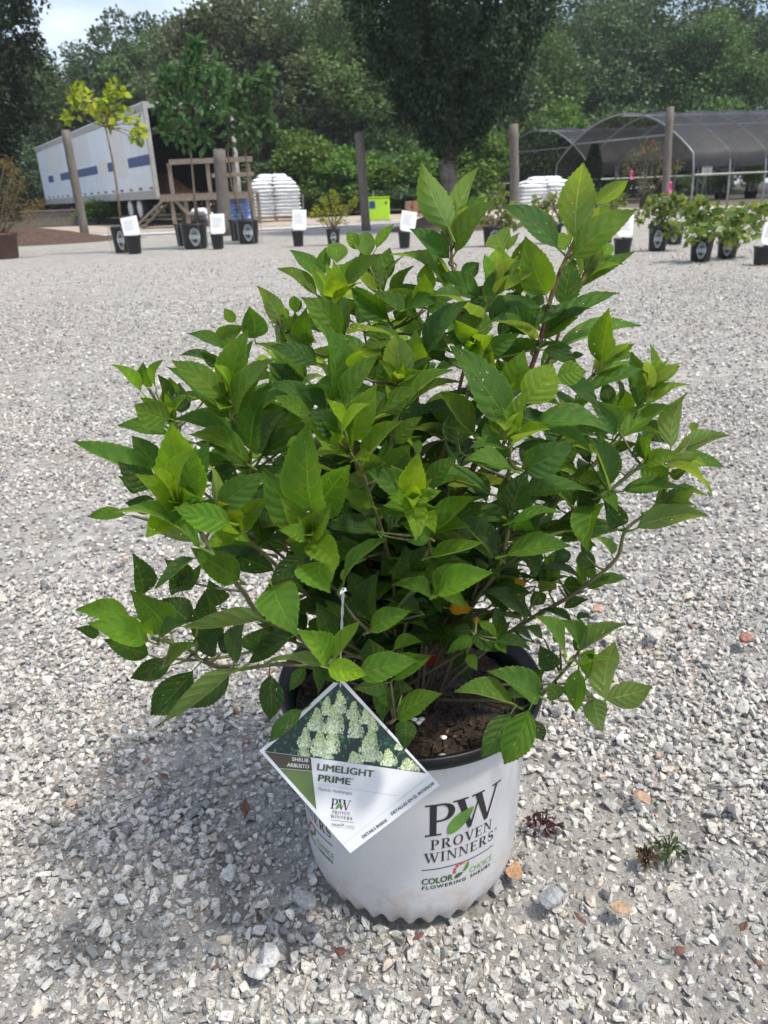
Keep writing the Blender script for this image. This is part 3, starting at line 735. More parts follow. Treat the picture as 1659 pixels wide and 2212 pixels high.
# ------------------------------------------------------------------ hoop houses
def shade_cloth_mat():
    m, nt, b = new_mat('shade_cloth'); b.inputs['Base Color'].default_value = (.030, .032, .036, 1); b.inputs['Roughness'].default_value = .55
    t = N(nt, 'ShaderNodeTexCoord'); n1 = noise_n(nt, t.outputs['Object'], .9, 4, .6)
    nt.links.new(mixc(nt, n1.outputs['Fac'], (.007, .008, .009), (.018, .019, .022)), b.inputs['Base Color'])
    tp = N(nt, 'ShaderNodeBsdfTransparent'); ms = N(nt, 'ShaderNodeMixShader'); ms.inputs['Fac'].default_value = .68
    nt.links.new(tp.outputs['BSDF'], ms.inputs[1]); nt.links.new(b.outputs['BSDF'], ms.inputs[2]); nt.links.new(ms.outputs['Shader'], nt.nodes['Material Output'].inputs['Surface'])
    return m
M_CLOTH = shade_cloth_mat()
def hoop_house(near, far, Hh, nh, step, label, axis=None):
    n_, f_ = Vector(near), Vector(far); w = f_ - n_; W_ = w.length; wd = w.normalized()
    ax = Vector((wd.y, -wd.x, 0))
    if ax.x < 0: ax = -ax
    if axis is not None: ax = Vector(axis).normalized()
    o = empty('hoop_house', (n_.x, n_.y, 0)); sidez = Hh * .52
    def arch(t): # t 0..1 across the width
        if t < .10: return wd * (W_ * .0 + W_ * .015 * (t / .1)) + Vector((0, 0, sidez * t / .10))
        if t > .90: return wd * (W_ * (1 - .015 * ((1 - t) / .1))) + Vector((0, 0, sidez * (1 - t) / .10))
        s = (t - .10) / .80; c = 2 * s - 1
        prof = (1 - abs(c) ** 1.75)
        xx = .5 + .485 * math.copysign(abs(c) ** .85, c)
        return wd * (W_ * xx) + Vector((0, 0, sidez + (Hh - sidez) * prof))
    ts = [i / 28 for i in range(29)]
    pts = [arch(t) for t in ts]
    hoop = MB().tube(pts, .030, 7).data('hoop', M_GREY, True)
    for i in range(nh):
        h = inst('hoop', hoop, o); h.location = ax * (step * i)
    # shade cloth over the roof, sagging a little between hoops
    cs = [i / 40 for i in range(3, 38)]; v = []; f = []; m_ = (nh - 1) * 3
    for k in range(m_ + 1):
        sag = .05 * (0 if k % 3 == 0 else 1)
        for t in cs:
            p = arch(t); v.append(p + ax * (step * k / 3) + Vector((0, 0, .045 - sag)))
    for k in range(m_):
        for j in range(len(cs) - 1):
            q = k * len(cs) + j; f.append((q, q + 1, q + len(cs) + 1, q + len(cs)))
    mobj('shade_cloth', v, f, M_CLOTH, o, True)
    L = step * (nh - 1)
    for base, z in ((wd * .0, sidez * .62), (wd * W_, sidez * .62)):
        MB().tube([base + Vector((0, 0, z)), base + ax * L + Vector((0, 0, z))], .028, 6).build('side_rail', M_GREY, o)
    MB().tube([wd * (W_ * .5) + Vector((0, 0, Hh - .05)), wd * (W_ * .5) + ax * L + Vector((0, 0, Hh - .05))], .028, 6).build('ridge_pipe', M_GREY, o)
    MB().tube([wd * (W_ * .16) + Vector((0, 0, sidez * 1.42)), wd * (W_ * .84) + Vector((0, 0, sidez * 1.42))], .026, 6).build('collar_tie', M_GREY, o)
    for t in (.30, .44): # purlins inside the roof
        p = arch(t) - Vector((0, 0, .06)); MB().tube([p, p + ax * L], .02, 6).build('purlin', M_GREY, o)
    tag(o, label, 'hoop house', 'hoop houses at the right'); return o
N1 = at(1492, 450, 24.0); F1 = at(1196, 400, N1.y + 5.6); F1.z = 0
hoop_house((N1.x, N1.y, 0), (F1.x, F1.y, 0), at(1343, 247, 26.8).z, 13, 1.22, 'nearer hoop house with black shade cloth and grey tube frame', (.97, .20, 0))
N2 = at(1268, 430, N1.y + 7.4); F2 = at(1062, 400, N1.y + 11.8)
hoop_house((N2.x, N2.y, 0), (F2.x, F2.y, 0), at(1161, 281, 33.6).z, 7, 1.2, 'farther hoop house frame behind the white bag heap', (.97, .20, 0))

# ------------------------------------------------------------------ potted plants and sign pots along the back of the gravel
M_SOILB = simple('dark_compost', (.035, .026, .02), .95, .4, 30, .8, 80)
M_BROWNPOT = simple('brown_pot_plastic', (.085, .045, .035), .5, .2, 8)
M_STEM_T = simple('sapling_bark', (.20, .15, .10), .9, .3, 14, .4, 40)
def pot_data(name, mat):
    return MB().lathe([(.0, .0), (.80, .0), (.82, .03), (.97, .90), (1.03, .90), (1.03, 1.0), (.96, 1.0), (.94, .92), (0.0, .90)], 30).data(name, mat, True)
POT_BLACK = pot_data('pot', M_BLACKPOT); POT_BROWN = pot_data('pot', M_BROWNPOT)
def logo_data():
    """round emblem: ring with a band of marks across it, wrapped on a unit pot"""
    v = []; f = []
    def quad(ps):
        b = len(v)
        for a, z in ps:
            r = .815 + .155 * z + .012
            v.append((r * math.sin(a), -r * math.cos(a), z))
        f.append(tuple(range(b, b + 4)))
    n = 26
    for ro, ri in ((.36, .315), (.27, .245)):
        for i in range(n):
            w0, w1 = 2 * math.pi * i / n, 2 * math.pi * (i + 1) / n
            if ri < .3 and (abs(math.sin(w0)) < .45): continue
            quad([(math.cos(w) * r * 1.0 / .9, .48 + math.sin(w) * r) for w, r in ((w0, ro), (w1, ro), (w1, ri), (w0, ri))])
    for k in range(-5, 6):
        a = k * .085; h = .075 + .02 * (k % 3)
        quad([(a - .028, .48 - h), (a + .028, .48 - h), (a + .028, .48 + h), (a - .028, .48 + h)])
    for k in range(3): quad([(-.16, .60 + k * .03), (.16 - k * .08, .60 + k * .03), (.16 - k * .08, .615 + k * .03), (-.16, .615 + k * .03)])
    return mesh_data('pot_logo', v, f, M_LOGO)
LOGO = logo_data()
WIRE = MB()
def leafy(name, mat, seed, P, size, asp=.55, outward=None):
    r = np.random.default_rng(seed); V, Fc, R = cards(np.array(P), size * r.uniform(.65, 1.25, len(P)), r, asp, .6, outward)
    return big_mesh(name, V, Fc, mat, R, 'rnd')
MP = {'yellow': tree_leaf_mat('yellow_green_leaf', (.22, .33, .022), (.42, .50, .03), .35, 3),
      'green': tree_leaf_mat('sapling_leaf', (.042, .105, .040), (.10, .20, .07), .35, 2),
      'vine': tree_leaf_mat('vine_leaf', (.10, .16, .035), (.27, .31, .075), .3, 3),
      'brown': tree_leaf_mat('bronze_conifer_leaf', (.13, .095, .035), (.24, .19, .065), .25, 4),
      'gold': tree_leaf_mat('gold_shrub_leaf', (.16, .23, .025), (.40, .40, .035), .3, 5),
      'myrtle': tree_leaf_mat('myrtle_leaf', (.07, .09, .028), (.19, .17, .05), .25, 2),
      'arb': tree_leaf_mat('arborvitae_leaf', (.016, .038, .012), (.035, .075, .02), .15, 4)}
def set_pot(parent, wpx, hpx, Y, mesh, logo=True, dx=0, dy=0, rot=0.0):
    R_ = wpx / FPX * Y * .5 * .92; H_ = hpx / FPX * Y * .86
    p = inst('pot', mesh, parent); p.scale = (R_, R_, H_); p.location = (dx, dy, 0)
    s = MB().lathe([(.93 * R_, H_ * .93), (.6 * R_, H_ * .95), (.02, H_ * .955)], 20).build('compost', M_SOILB, parent, True); s.location = (dx, dy, 0)
    if logo:
        q = inst('emblem', LOGO, parent); q.scale = (R_, R_, H_); q.location = (dx, dy, 0)
        q.rotation_euler = (0, 0, rot)
    return R_, H_
def wire_cage(parent, R_, H_):
    for k in range(4):
        mb = MB(); a = k * math.pi / 2 + .5; x, y = R_ * 1.25 * math.cos(a), R_ * 1.25 * math.sin(a)
        x2, y2 = R_ * 1.25 * math.cos(a + .5), R_ * 1.25 * math.sin(a + .5)
        mb.tube([(x, y, 0), (x, y, H_ * 1.05), (x2, y2, H_ * 1.05), (x2, y2, 0)], .004, 4)
        mb.build('wire_hoop', M_GREY, parent)
def face(o): # angle that turns a part's -Y side to the camera
    return math.atan2(-o.location.x, o.location.y) * -1 * -1

def sapling(px, py, wpx, hpx, label, trunk_px, blobs, key, leaf, npl, seed, asp=.6, trunks=None, fork=True):
    """potted sapling: pot, trunk(s) along picture points, foliage clumps with twigs"""
    g = at_ground(px, py); Y = g.y; o = empty('potted_sapling', g)
    R_, H_ = set_pot(o, wpx, hpx, Y, POT_BLACK, True, rot=math.atan2(g.x, g.y) * -1); wire_cage(o, R_, H_)
    def L(x, y, dy=0): return at(x, y, Y + dy) - g
    r = random.Random(seed); mb = MB(); P = []; O = []
    for tp in trunk_px:
        pts = [L(*q) for q in tp]; pts[0].z = H_ * .9; pts[0].y = 0
        mb.tube(pts, [.022 * (1 - .45 * i / (len(pts) - 1)) for i in range(len(pts))], 7)
        topp = pts[-1]
        for bx, by, br, bd in blobs:
            c = L(bx, by, bd)
            if len(trunk_px) > 1 and min(range(len(trunk_px)), key=lambda k: abs(trunk_px[k][-1][0] - bx)) != trunk_px.index(tp): continue
            m = topp.lerp(c, .5) + Vector((0, 0, .03))
            mb.tube([topp, m, c], [.010, .007, .003], 5)
    for bx, by, br, bd in blobs:
        c = L(bx, by, bd); rr = br / FPX * Y
        for k in range(npl):
            q = Vector((r.gauss(0, 1), r.gauss(0, 1), r.gauss(0, 1))).normalized()
            P.append(c + q * rr * r.uniform(.25, 1.0)); O.append(q)
    mb.build('trunk', M_STEM_T, o, True)
    inst('foliage', leafy('foliage', MP[key], seed, P, leaf, asp, np.array(O)), o)
    tag(o, label, 'potted tree', 'potted saplings at the left back'); return o
sapling(265, 545, 36, 57, 'yellow leaved potted sapling leaning left before the trailer', [[(262, 487), (252, 400), (240, 330), (228, 275)]],
        [(168, 195, 14, 0), (178, 225, 22, .1), (158, 205, 12, 0), (200, 215, 22, -.1), (215, 240, 18, .1), (240, 240, 18, 0), (248, 190, 15, .1), (262, 198, 10, 0), (230, 205, 12, 0), (262, 250, 20, 0), (280, 255, 18, .1), (296, 270, 14, 0), (305, 292, 13, 0), (290, 300, 8, 0), (232, 262, 14, 0), (145, 252, 5, 0)], 'yellow', .125, 17, 21, .72)
sapling(424, 536, 58, 54, 'tall green leaved sapling in a black pot before the platform', [[(424, 485), (418, 400), (412, 330), (408, 290)]],
        [(425, 92, 9, 0), (418, 120, 16, 0), (380, 160, 26, .1), (420, 160, 28, 0), (460, 155, 26, -.1), (355, 170, 14, 0), (390, 200, 32, .1), (435, 205, 34, 0), (475, 175, 20, 0), (380, 245, 30, 0), (425, 250, 34, -.1), (465, 240, 26, 0), (360, 280, 18, 0), (400, 295, 28, 0), (445, 295, 24, 0), (345, 235, 12, 0)], 'green', .15, 60, 22, .55)
sapling(538, 525, 50, 50, 'twin stemmed green sapling in black pot right of the thick post', [[(528, 478), (500, 400), (492, 330), (495, 290)], [(546, 478), (536, 400), (530, 330), (528, 280)]],
        [(578, 155, 12, 0), (572, 185, 16, 0), (540, 180, 16, .1), (505, 190, 20, 0), (520, 225, 26, 0), (560, 225, 24, .1), (495, 255, 26, 0), (535, 265, 28, -.1), (575, 260, 18, 0), (510, 300, 22, 0), (550, 300, 18, 0), (590, 290, 10, 0), (480, 225, 14, 0)], 'green', .15, 52, 23, .55)
for px, py, w, h, lb in ((394, 531, 32, 48, 'black pot half hidden behind the tall green sapling pot'), (512, 520, 34, 46, 'black pot half hidden behind the twin stemmed sapling pot'),
                         (1318, 525, 20, 30, 'small black pot with a pale emblem left of the right hand sign pot'), (1462, 528, 40, 44, 'black pot half hidden behind the vine pot with the emblem')):
    g = at_ground(px, py); o = empty('plant_pot', (g.x, g.y + .12, 0)); set_pot(o, w, h, g.y, POT_BLACK, px > 1000, rot=-math.atan2(g.x, g.y)); tag(o, lb, 'pot', 'spare black pots')

def sign_pot(px, py, wpx, hpx, card, label, tilt=.0, lean=.25):
    g = at_ground(px, py); Y = g.y; o = empty('sign_pot', g); R_, H_ = set_pot(o, wpx, hpx, Y, POT_BLACK, False)
    cx0, cy0, cx1, cy1 = card
    a = at((cx0 + cx1) / 2, cy1, Y - R_ * .6) - g; W_ = (cx1 - cx0) / FPX * Y * .93; T_ = (cy1 - cy0) / FPX * Y * .86 / math.cos(lean)
    m = Matrix.Translation(a) @ Matrix.Rotation(tilt, 4, 'Y') @ Matrix.Rotation(-lean, 4, 'X')
    # card with rounded lower corners
    c = .035; out = [(-W_ / 2, c), (-W_ / 2 + c * .4, c * .3), (-W_ / 2 + c, 0), (W_ / 2 - c, 0), (W_ / 2 - c * .4, c * .3), (W_ / 2, c), (W_ / 2, T_), (-W_ / 2, T_)]
    n = len(out); v = [(x, 0, z) for x, z in out] + [(x, .006, z) for x, z in out]
    f = [tuple(range(n)), tuple(range(2 * n - 1, n - 1, -1))] + [(i, i + n, (i + 1) % n + n, (i + 1) % n) for i in range(n)]
    k = mobj('sign_card', v, f, M_PAPER, o); k.matrix_local = m
    mb = MB()
    r = random.Random(int(px))
    for i in range(7):
        w = W_ * r.uniform(.45, .75); z = T_ * (.80 - i * .075)
        mb.box((-W_ * .38 + w / 2, -.002, z), (w, .002, T_ * .016))
    q = mb.build('print_line', simple('faint_print', (.52, .53, .55), .6, .1, 20) if 'faint_print' not in bpy.data.materials else bpy.data.materials['faint_print'], k)
    MB().box((0, .02, 0), (.03, .01, max(.05, 2 * (a.z - H_ * .8)))).build('card_holder', M_BLACKPOT, o).location = (a.x, a.y + .02, H_ * .95)
    tag(o, label, 'sign pot', 'small black pots holding white sign cards'); return o
sign_pot(292, 547, 34, 40, (268, 468, 304, 510), 'sign pot with a leaning white card left of the trailer steps', -.14)
sign_pot(472, 537, 28, 32, (456, 462, 487, 505), 'sign pot with an upright white card beside the tall green sapling', .0)
sign_pot(645, 531, 26, 33, (632, 453, 662, 497), 'sign pot with a white card below the tall bag pallet', .05)
sign_pot(874, 535, 27, 35, (863, 456, 896, 500), 'sign pot with a tilted white card right of the bright green box', .17)
sign_pot(964, 530, 28, 34, (952, 480, 980, 505), 'sign pot nearly hidden behind the tallest left stem of the shrub', .1)
sign_pot(1343, 553, 40, 40, (1333, 462, 1367, 512), 'sign pot with a white card right behind the shrub tip', .06)
sign_pot(1646, 570, 44, 40, (1640, 482, 1680, 530), 'sign pot cut by the right edge with a tilted white card', .25)

def bushy(name, px, py, wpx, hpx, blobs, key, leaf, npl, seed, label, cat, asp=.55, pot=POT_BLACK, logo=True, group=None, extra=None):
    g = at_ground(px, py); Y = g.y; o = empty(name, g); R_, H_ = set_pot(o, wpx, hpx, Y, pot, logo, rot=-math.atan2(g.x, g.y))
    r = random.Random(seed); P = []; O = []; mb = MB()
    for bx, by, br, bd in blobs:
        c = at(bx, by, Y + bd) - g; rr = br / FPX * Y
        b0 = Vector((r.uniform(-.3, .3) * R_, r.uniform(-.3, .3) * R_, H_ * .9))
        m = b0.lerp(c, .5) + Vector((r.uniform(-.03, .03), 0, .04)); mb.tube([b0, m, c], [.009, .006, .003], 5)
        for k in range(npl):
            q = Vector((r.gauss(0, 1), r.gauss(0, 1), r.gauss(0, 1))).normalized(); P.append(c + q * rr * r.uniform(.2, 1)); O.append(q)
    mb.build('stem', M_STEM_T, o, True); inst('foliage', leafy('foliage', MP[key], seed, P, leaf, asp, np.array(O)), o)
    if extra: extra(o, g, Y)
    tag(o, label, cat, group); return o
bushy('potted_shrub', 12, 557, 68, 55, [(10, 350, 16, 0), (25, 385, 22, 0), (45, 400, 14, .1), (15, 420, 30, 0), (40, 440, 26, 0), (70, 450, 16, 0), (88, 440, 10, 0), (55, 470, 18, 0), (20, 470, 28, 0), (-20, 420, 30, 0), (28, 365, 12, .1)], 'brown', .05, 130, 31, 'bronze leaved shrub in a brown pot at the left edge', 'potted shrub', .25, POT_BROWN, False)
bushy('potted_shrub', 721, 528, 31, 34, [(684, 455, 13, 0), (675, 462, 8, 0), (700, 435, 9, 0), (705, 455, 12, 0), (722, 430, 9, 0), (722, 418, 6, 0), (725, 450, 13, 0), (745, 455, 12, 0), (762, 440, 8, 0), (766, 432, 5, 0), (715, 475, 18, 0), (735, 475, 15, 0), (695, 470, 12, 0)], 'gold', .055, 70, 32, 'yellow green shrub in a small black pot left of the thin post', 'potted shrub', .35)
VG = 'potted vines at the right back'
bushy('potted_vine', 1068, 530, 54, 42, [(1040, 440, 18, 0), (1075, 425, 18, 0), (1060, 470, 26, 0), (1095, 450, 20, 0), (1030, 475, 16, 0), (1110, 475, 16, 0), (1085, 480, 18, 0)], 'vine', .085, 34, 33, 'leafy vine in a black pot left of the hydrangea right hand tip', 'potted vine', .8, group=VG)
bushy('potted_vine', 1190, 524, 46, 40, [(1165, 440, 16, 0), (1195, 430, 14, 0), (1190, 470, 22, 0), (1215, 480, 16, 0), (1160, 475, 16, 0)], 'vine', .085, 30, 34, 'leafy vine in a black pot before the white bag heap', 'potted vine', .8, group=VG)
bushy('potted_vine', 1285, 522, 40, 36, [(1275, 440, 16, 0), (1300, 425, 14, 0), (1290, 465, 20, 0), (1320, 445, 14, 0), (1340, 430, 12, 0), (1380, 470, 14, 0)], 'vine', .085, 30, 35, 'leafy vine in a black pot just right of the shrub tip', 'potted vine', .8, group=VG)
bushy('potted_vine', 1419, 540, 44, 54, [(1405, 445, 14, 0), (1430, 440, 20, 0), (1440, 465, 22, 0), (1420, 480, 18, 0), (1460, 450, 18, 0), (1480, 440, 14, 0), (1450, 430, 14, 0), (1475, 490, 14, -.1), (1445, 500, 16, -.1)], 'vine', .085, 34, 36, 'leafy vine in a black pot with a clear round emblem', 'potted vine', .8, group=VG)
bushy('potted_vine', 1512, 563, 50, 52, [(1500, 480, 16, 0), (1530, 470, 20, 0), (1500, 510, 16, -.2), (1555, 460, 20, 0), (1540, 495, 18, -.15), (1520, 445, 14, 0), (1490, 450, 12, 0)], 'vine', .09, 30, 37, 'spreading vine with yellow leaves in the nearest black pot at right', 'potted vine', .8, group=VG)
bushy('potted_vine', 1569, 556, 46, 48, [(1580, 470, 20, 0), (1605, 455, 18, 0), (1630, 460, 18, 0), (1600, 500, 20, -.15), (1575, 505, 14, -.2), (1625, 500, 16, 0), (1650, 455, 14, 0)], 'vine', .09, 32, 38, 'spreading vine in a black pot left of the right edge sign pot', 'potted vine', .8, group=VG)
def flowers(o, g, Y):
    r = random.Random(5); m = simple('red_blossom', (.42, .06, .07), .6, .2, 30); 
    for x, y, s in ((1410, 308, 4), (1386, 329, 3), (1428, 339, 2)):
        P = []; c = at(x, y, Y) - g
        for k in range(16): P.append(c + Vector((r.gauss(0, 1), r.gauss(0, 1), r.gauss(0, 1))) * s / FPX * Y * .6)
        inst('blossom', leafy('blossom', m, 9 + x, P, .05, .8), o)
bushy('potted_myrtle', 1395, 452, 34, 30, [(1370, 345, 22, 0), (1395, 325, 22, 0), (1415, 320, 16, 0), (1430, 350, 20, 0), (1385, 375, 24, 0), (1410, 385, 22, 0), (1355, 370, 18, 0), (1395, 410, 20, 0), (1440, 385, 14, 0), (1460, 360, 14, .2)], 'myrtle', .075, 80, 39, 'red flowering bronze leaved shrub in front of the hoop house', 'potted shrub', .5, logo=False, extra=flowers)
# plants standing in the hoop house
for i, (px, pt, pb, w, lb) in enumerate(((1470, 375, 436, 34, 'dark shrub inside the hoop house beside the tallest post'), (1555, 350, 432, 44, 'green bushy shrub inside the hoop house behind the easel sign'), (1620, 340, 430, 46, 'green shrub inside the hoop house at the right edge'), (1330, 380, 440, 36, 'dark shrub standing under the hoop house arch'), (1240, 390, 436, 30, 'dark shrub at the left foot of the hoop house arch'))):
    g = at_ground(px, pb); Y = g.y + .6
    g = Vector((at(px, pb, Y).x, Y, 0)); o = empty('nursery_shrub', g); R_, H_ = set_pot(o, w * .6, 16, Y, POT_BLACK, False)
    top = at(px, pt, Y).z; f_ = inst('foliage', SH[(i + 1) % 3], o); f_.scale = (w / FPX * Y / 2.3, w / FPX * Y / 2.3, (top - H_) / 2.8); f_.location = (0, 0, (top + H_) / 2)
    tag(o, lb, 'potted shrub', 'shrubs under the hoop house')
# columnar evergreen
g = at_ground(1276, 446); o = empty('columnar_evergreen', g); H_ = at(1276, 306, g.y).z
r = np.random.default_rng(8); n = 5200; t = r.uniform(0, 1, n) ** .8; a = r.uniform(0, 2 * np.pi, n); rr = .27 * np.minimum(1, (1 - t) * 2.6 + .05) * r.uniform(.8, 1.05, n)
P = np.stack([rr * np.cos(a), rr * np.sin(a), .25 + t * (H_ - .3)], 1); O = np.stack([np.cos(a) * .5, np.sin(a) * .5, np.ones(n)], 1)
inst('foliage', leafy('foliage', MP['arb'], 8, P, .10, .35, O), o); MB().tube([(0, 0, 0), (0, 0, H_ * .7)], [.05, .02], 7).build('trunk', M_BARK, o)
tag(o, 'narrow dark columnar evergreen behind the right hand shrub tip', 'tree')
# easel sign
g = at_ground(1517, 438); o = empty('easel_sign', g); Y = g.y; tag(o, 'white notice on a thin easel before the hoop house', 'sign')
c0, c1 = at(1515, 380, Y) - g, at(1539, 358, Y) - g
MB().box(((c0.x + c1.x) / 2, 0, (c0.z + c1.z) / 2), (c1.x - c0.x, .02, c1.z - c0.z)).build('notice_board', M_PAPER, o)
mb = MB()
for i in range(4): mb.box(((c0.x + c1.x) / 2, -.013, c1.z - .06 - i * .045), ((c1.x - c0.x) * (.6 - .1 * (i % 2)), .004, .012))
mb.build('print_line', bpy.data.materials['faint_print'], o)
for x, y in ((-.06, -.05), (.10, -.05), (.02, .35)): MB().tube([((c0.x + c1.x) / 2, .02, c0.z + .02), (x, y, 0)], .012, 6).build('easel_leg', M_GREY, o)
M_PINK = simple('pink_ribbon', (.75, .10, .28), .6, .1, 20)
for px, p0, p1, lb in ((1364, 368, 388, 'pink ribbon hanging beside the flowering shrub'), (1448, 392, 420, 'orange pink ribbon tied low on the tallest post')):
    g = at(px, p0, 21.0 if px < 1400 else 19.0); t_ = at(px, p1, g.y); v = []
    for i in range(6):
        q = g.lerp(t_, i / 5); v += [(q.x - .035, q.y + .02 * math.sin(i), q.z), (q.x + .035, q.y - .02 * math.sin(i * 1.3), q.z), ]
    f = [(2 * i, 2 * i + 1, 2 * i + 3, 2 * i + 2) for i in range(5)]
    o = mobj('ribbon', v, f, M_PINK); s = o.modifiers.new('thickness', 'SOLIDIFY'); s.thickness = .004; tag(o, lb, 'ribbon', 'marker ribbons')
g = at_ground(85, 492); o = empty('planter_wall', (g.x, g.y + 1.5, 0)); tag(o, 'low dark timber planter behind the mulch heap', 'planter')
for i in range(3): MB().box((0, 0, .10 + i * .18), (2.3, .18, .17)).build('timber', M_DECK, o).location = (rnd.uniform(-.03, .03), 0, 0)
MB().box((0, .0, .58), (2.5, .30, .05)).build('coping', M_DECK, o)

# ------------------------------------------------------------------ hero pot
POT_H = .252; RB, RT = .1272, .1355          # body radii, bottom and top
ZB, ZT = .040, POT_H - .015
pot_m = Matrix.Translation(POT_C + Vector((0, 0, -.007))) @ Matrix.Rotation(math.radians(-2.7), 4, 'X') @ Matrix.Rotation(math.radians(1.0), 4, 'Y')
pot = empty('nursery_pot'); pot.matrix_world = pot_m
tag(pot, 'white printed nursery pot with black rim standing on the gravel', 'pot')
def pot_skin_mat():
    m, nt, b = new_mat('white_pot_plastic')
    t = N(nt, 'ShaderNodeTexCoord'); sp = N(nt, 'ShaderNodeSeparateXYZ'); nt.links.new(t.outputs['Object'], sp.inputs['Vector'])
    n1 = noise_n(nt, t.outputs['Object'], 9, 5, .6); n2 = noise_n(nt, t.outputs['Object'], 170, 3, .7); n3 = noise_n(nt, t.outputs['Object'], 34, 6, .7)
    mp_ = N(nt, 'ShaderNodeMapping'); mp_.inputs['Scale'].default_value = (60, 60, 9); nt.links.new(t.outputs['Object'], mp_.inputs['Vector'])
    n4 = noise_n(nt, mp_.outputs['Vector'], 1.0, 3, .6)
    c = mixc(nt, n1.outputs['Fac'], (.49, .495, .505), (.585, .59, .60))
    low = math_n(nt, 'SUBTRACT', 1, smooth_n(nt, sp.outputs['Z'], .0, .105))
    c = mixc(nt, math_n(nt, 'MULTIPLY', math_n(nt, 'MULTIPLY', low, smooth_n(nt, n3.outputs['Fac'], .40, .66)), .75), c, (.42, .33, .25))
    c = mixc(nt, math_n(nt, 'MULTIPLY', smooth_n(nt, n2.outputs['Fac'], .70, .74), .65), c, (.20, .18, .16))
    c = mixc(nt, math_n(nt, 'MULTIPLY', smooth_n(nt, n4.outputs['Fac'], .60, .78), .42), c, (.36, .32, .28))
    nt.links.new(c, b.inputs['Base Color']); b.inputs['Roughness'].default_value = .42
    bp = N(nt, 'ShaderNodeBump'); bp.inputs['Strength'].default_value = .22; bp.inputs['Distance'].default_value = .004
    nt.links.new(n3.outputs['Fac'], bp.inputs['Height']); nt.links.new(bp.outputs['Normal'], b.inputs['Normal'])
    return m
M_POTW = pot_skin_mat()
M_RIM = simple('black_rim_plastic', (.008, .009, .010), .38, .3, 20, .08, 60, 0.0, .22)
def scallop(i, w, r, z):
    # shallow drain notches round the foot
    if i in (0, 1, 2, 3):
        s = (.5 + .5 * math.cos(w * 33 + .4 * math.sin(w * 3))) ** 1.0; k = (.95, 1.0, .75, .30)[i]
        return r - .0042 * s * k, z + .0045 * s * k
    return r, z
prof = [(.1150, .0), (.1165, .002), (.1192, .008), (.1220, .015), (.1245, .024), (.1263, .034)] + [(RB + (RT - RB) * t / 8, ZB + (ZT - ZB) * t / 8) for t in range(9)]
body = MB().lathe(prof, 264, scallop); body.lathe([(.1110, .004), (.05, .004), (.0, .004)], 264)
body.build('pot_body', M_POTW, pot, True)
rimp = [(RT - .001, POT_H - .023), (RT + .003, POT_H - .021), (RT + .004, POT_H - .0165), (.1460, POT_H - .0158), (.1492, POT_H - .0135), (.1505, POT_H - .007), (.1493, POT_H - .0015),
        (.1463, POT_H), (.1430, POT_H - .002), (.1390, POT_H - .006), (.1340, POT_H - .012), (.1325, POT_H - .030), (.1285, POT_H - .075)]
MB().lathe(rimp, 128).build('rim', M_RIM, pot, True)

def pot_uv(px, py):
    """(angle, height) where the ray through a picture point meets the pot body"""
    inv = pot_m.inverted(); o_ = inv @ CAM; d_ = inv.to_3x3() @ ray(px, py)
    lo, hi = None, None; prev = None
    for k in range(3000):
        t = .3 + k * .0003; q = o_ + d_ * t
        r_ = RB + (RT - RB) * (q.z - ZB) / (ZT - ZB)
        s = math.hypot(q.x, q.y) - r_
        if prev is not None and prev > 0 >= s: return math.atan2(q.x, -q.y), q.z
        prev = s
    return None
RM = (RB + RT) / 2
def on_pot(u, v, lift):
    r_ = RB + (RT - RB) * (v - ZB) / (ZT - ZB) + lift; a = u / RM
    return (r_ * math.sin(a), -r_ * math.cos(a), v)

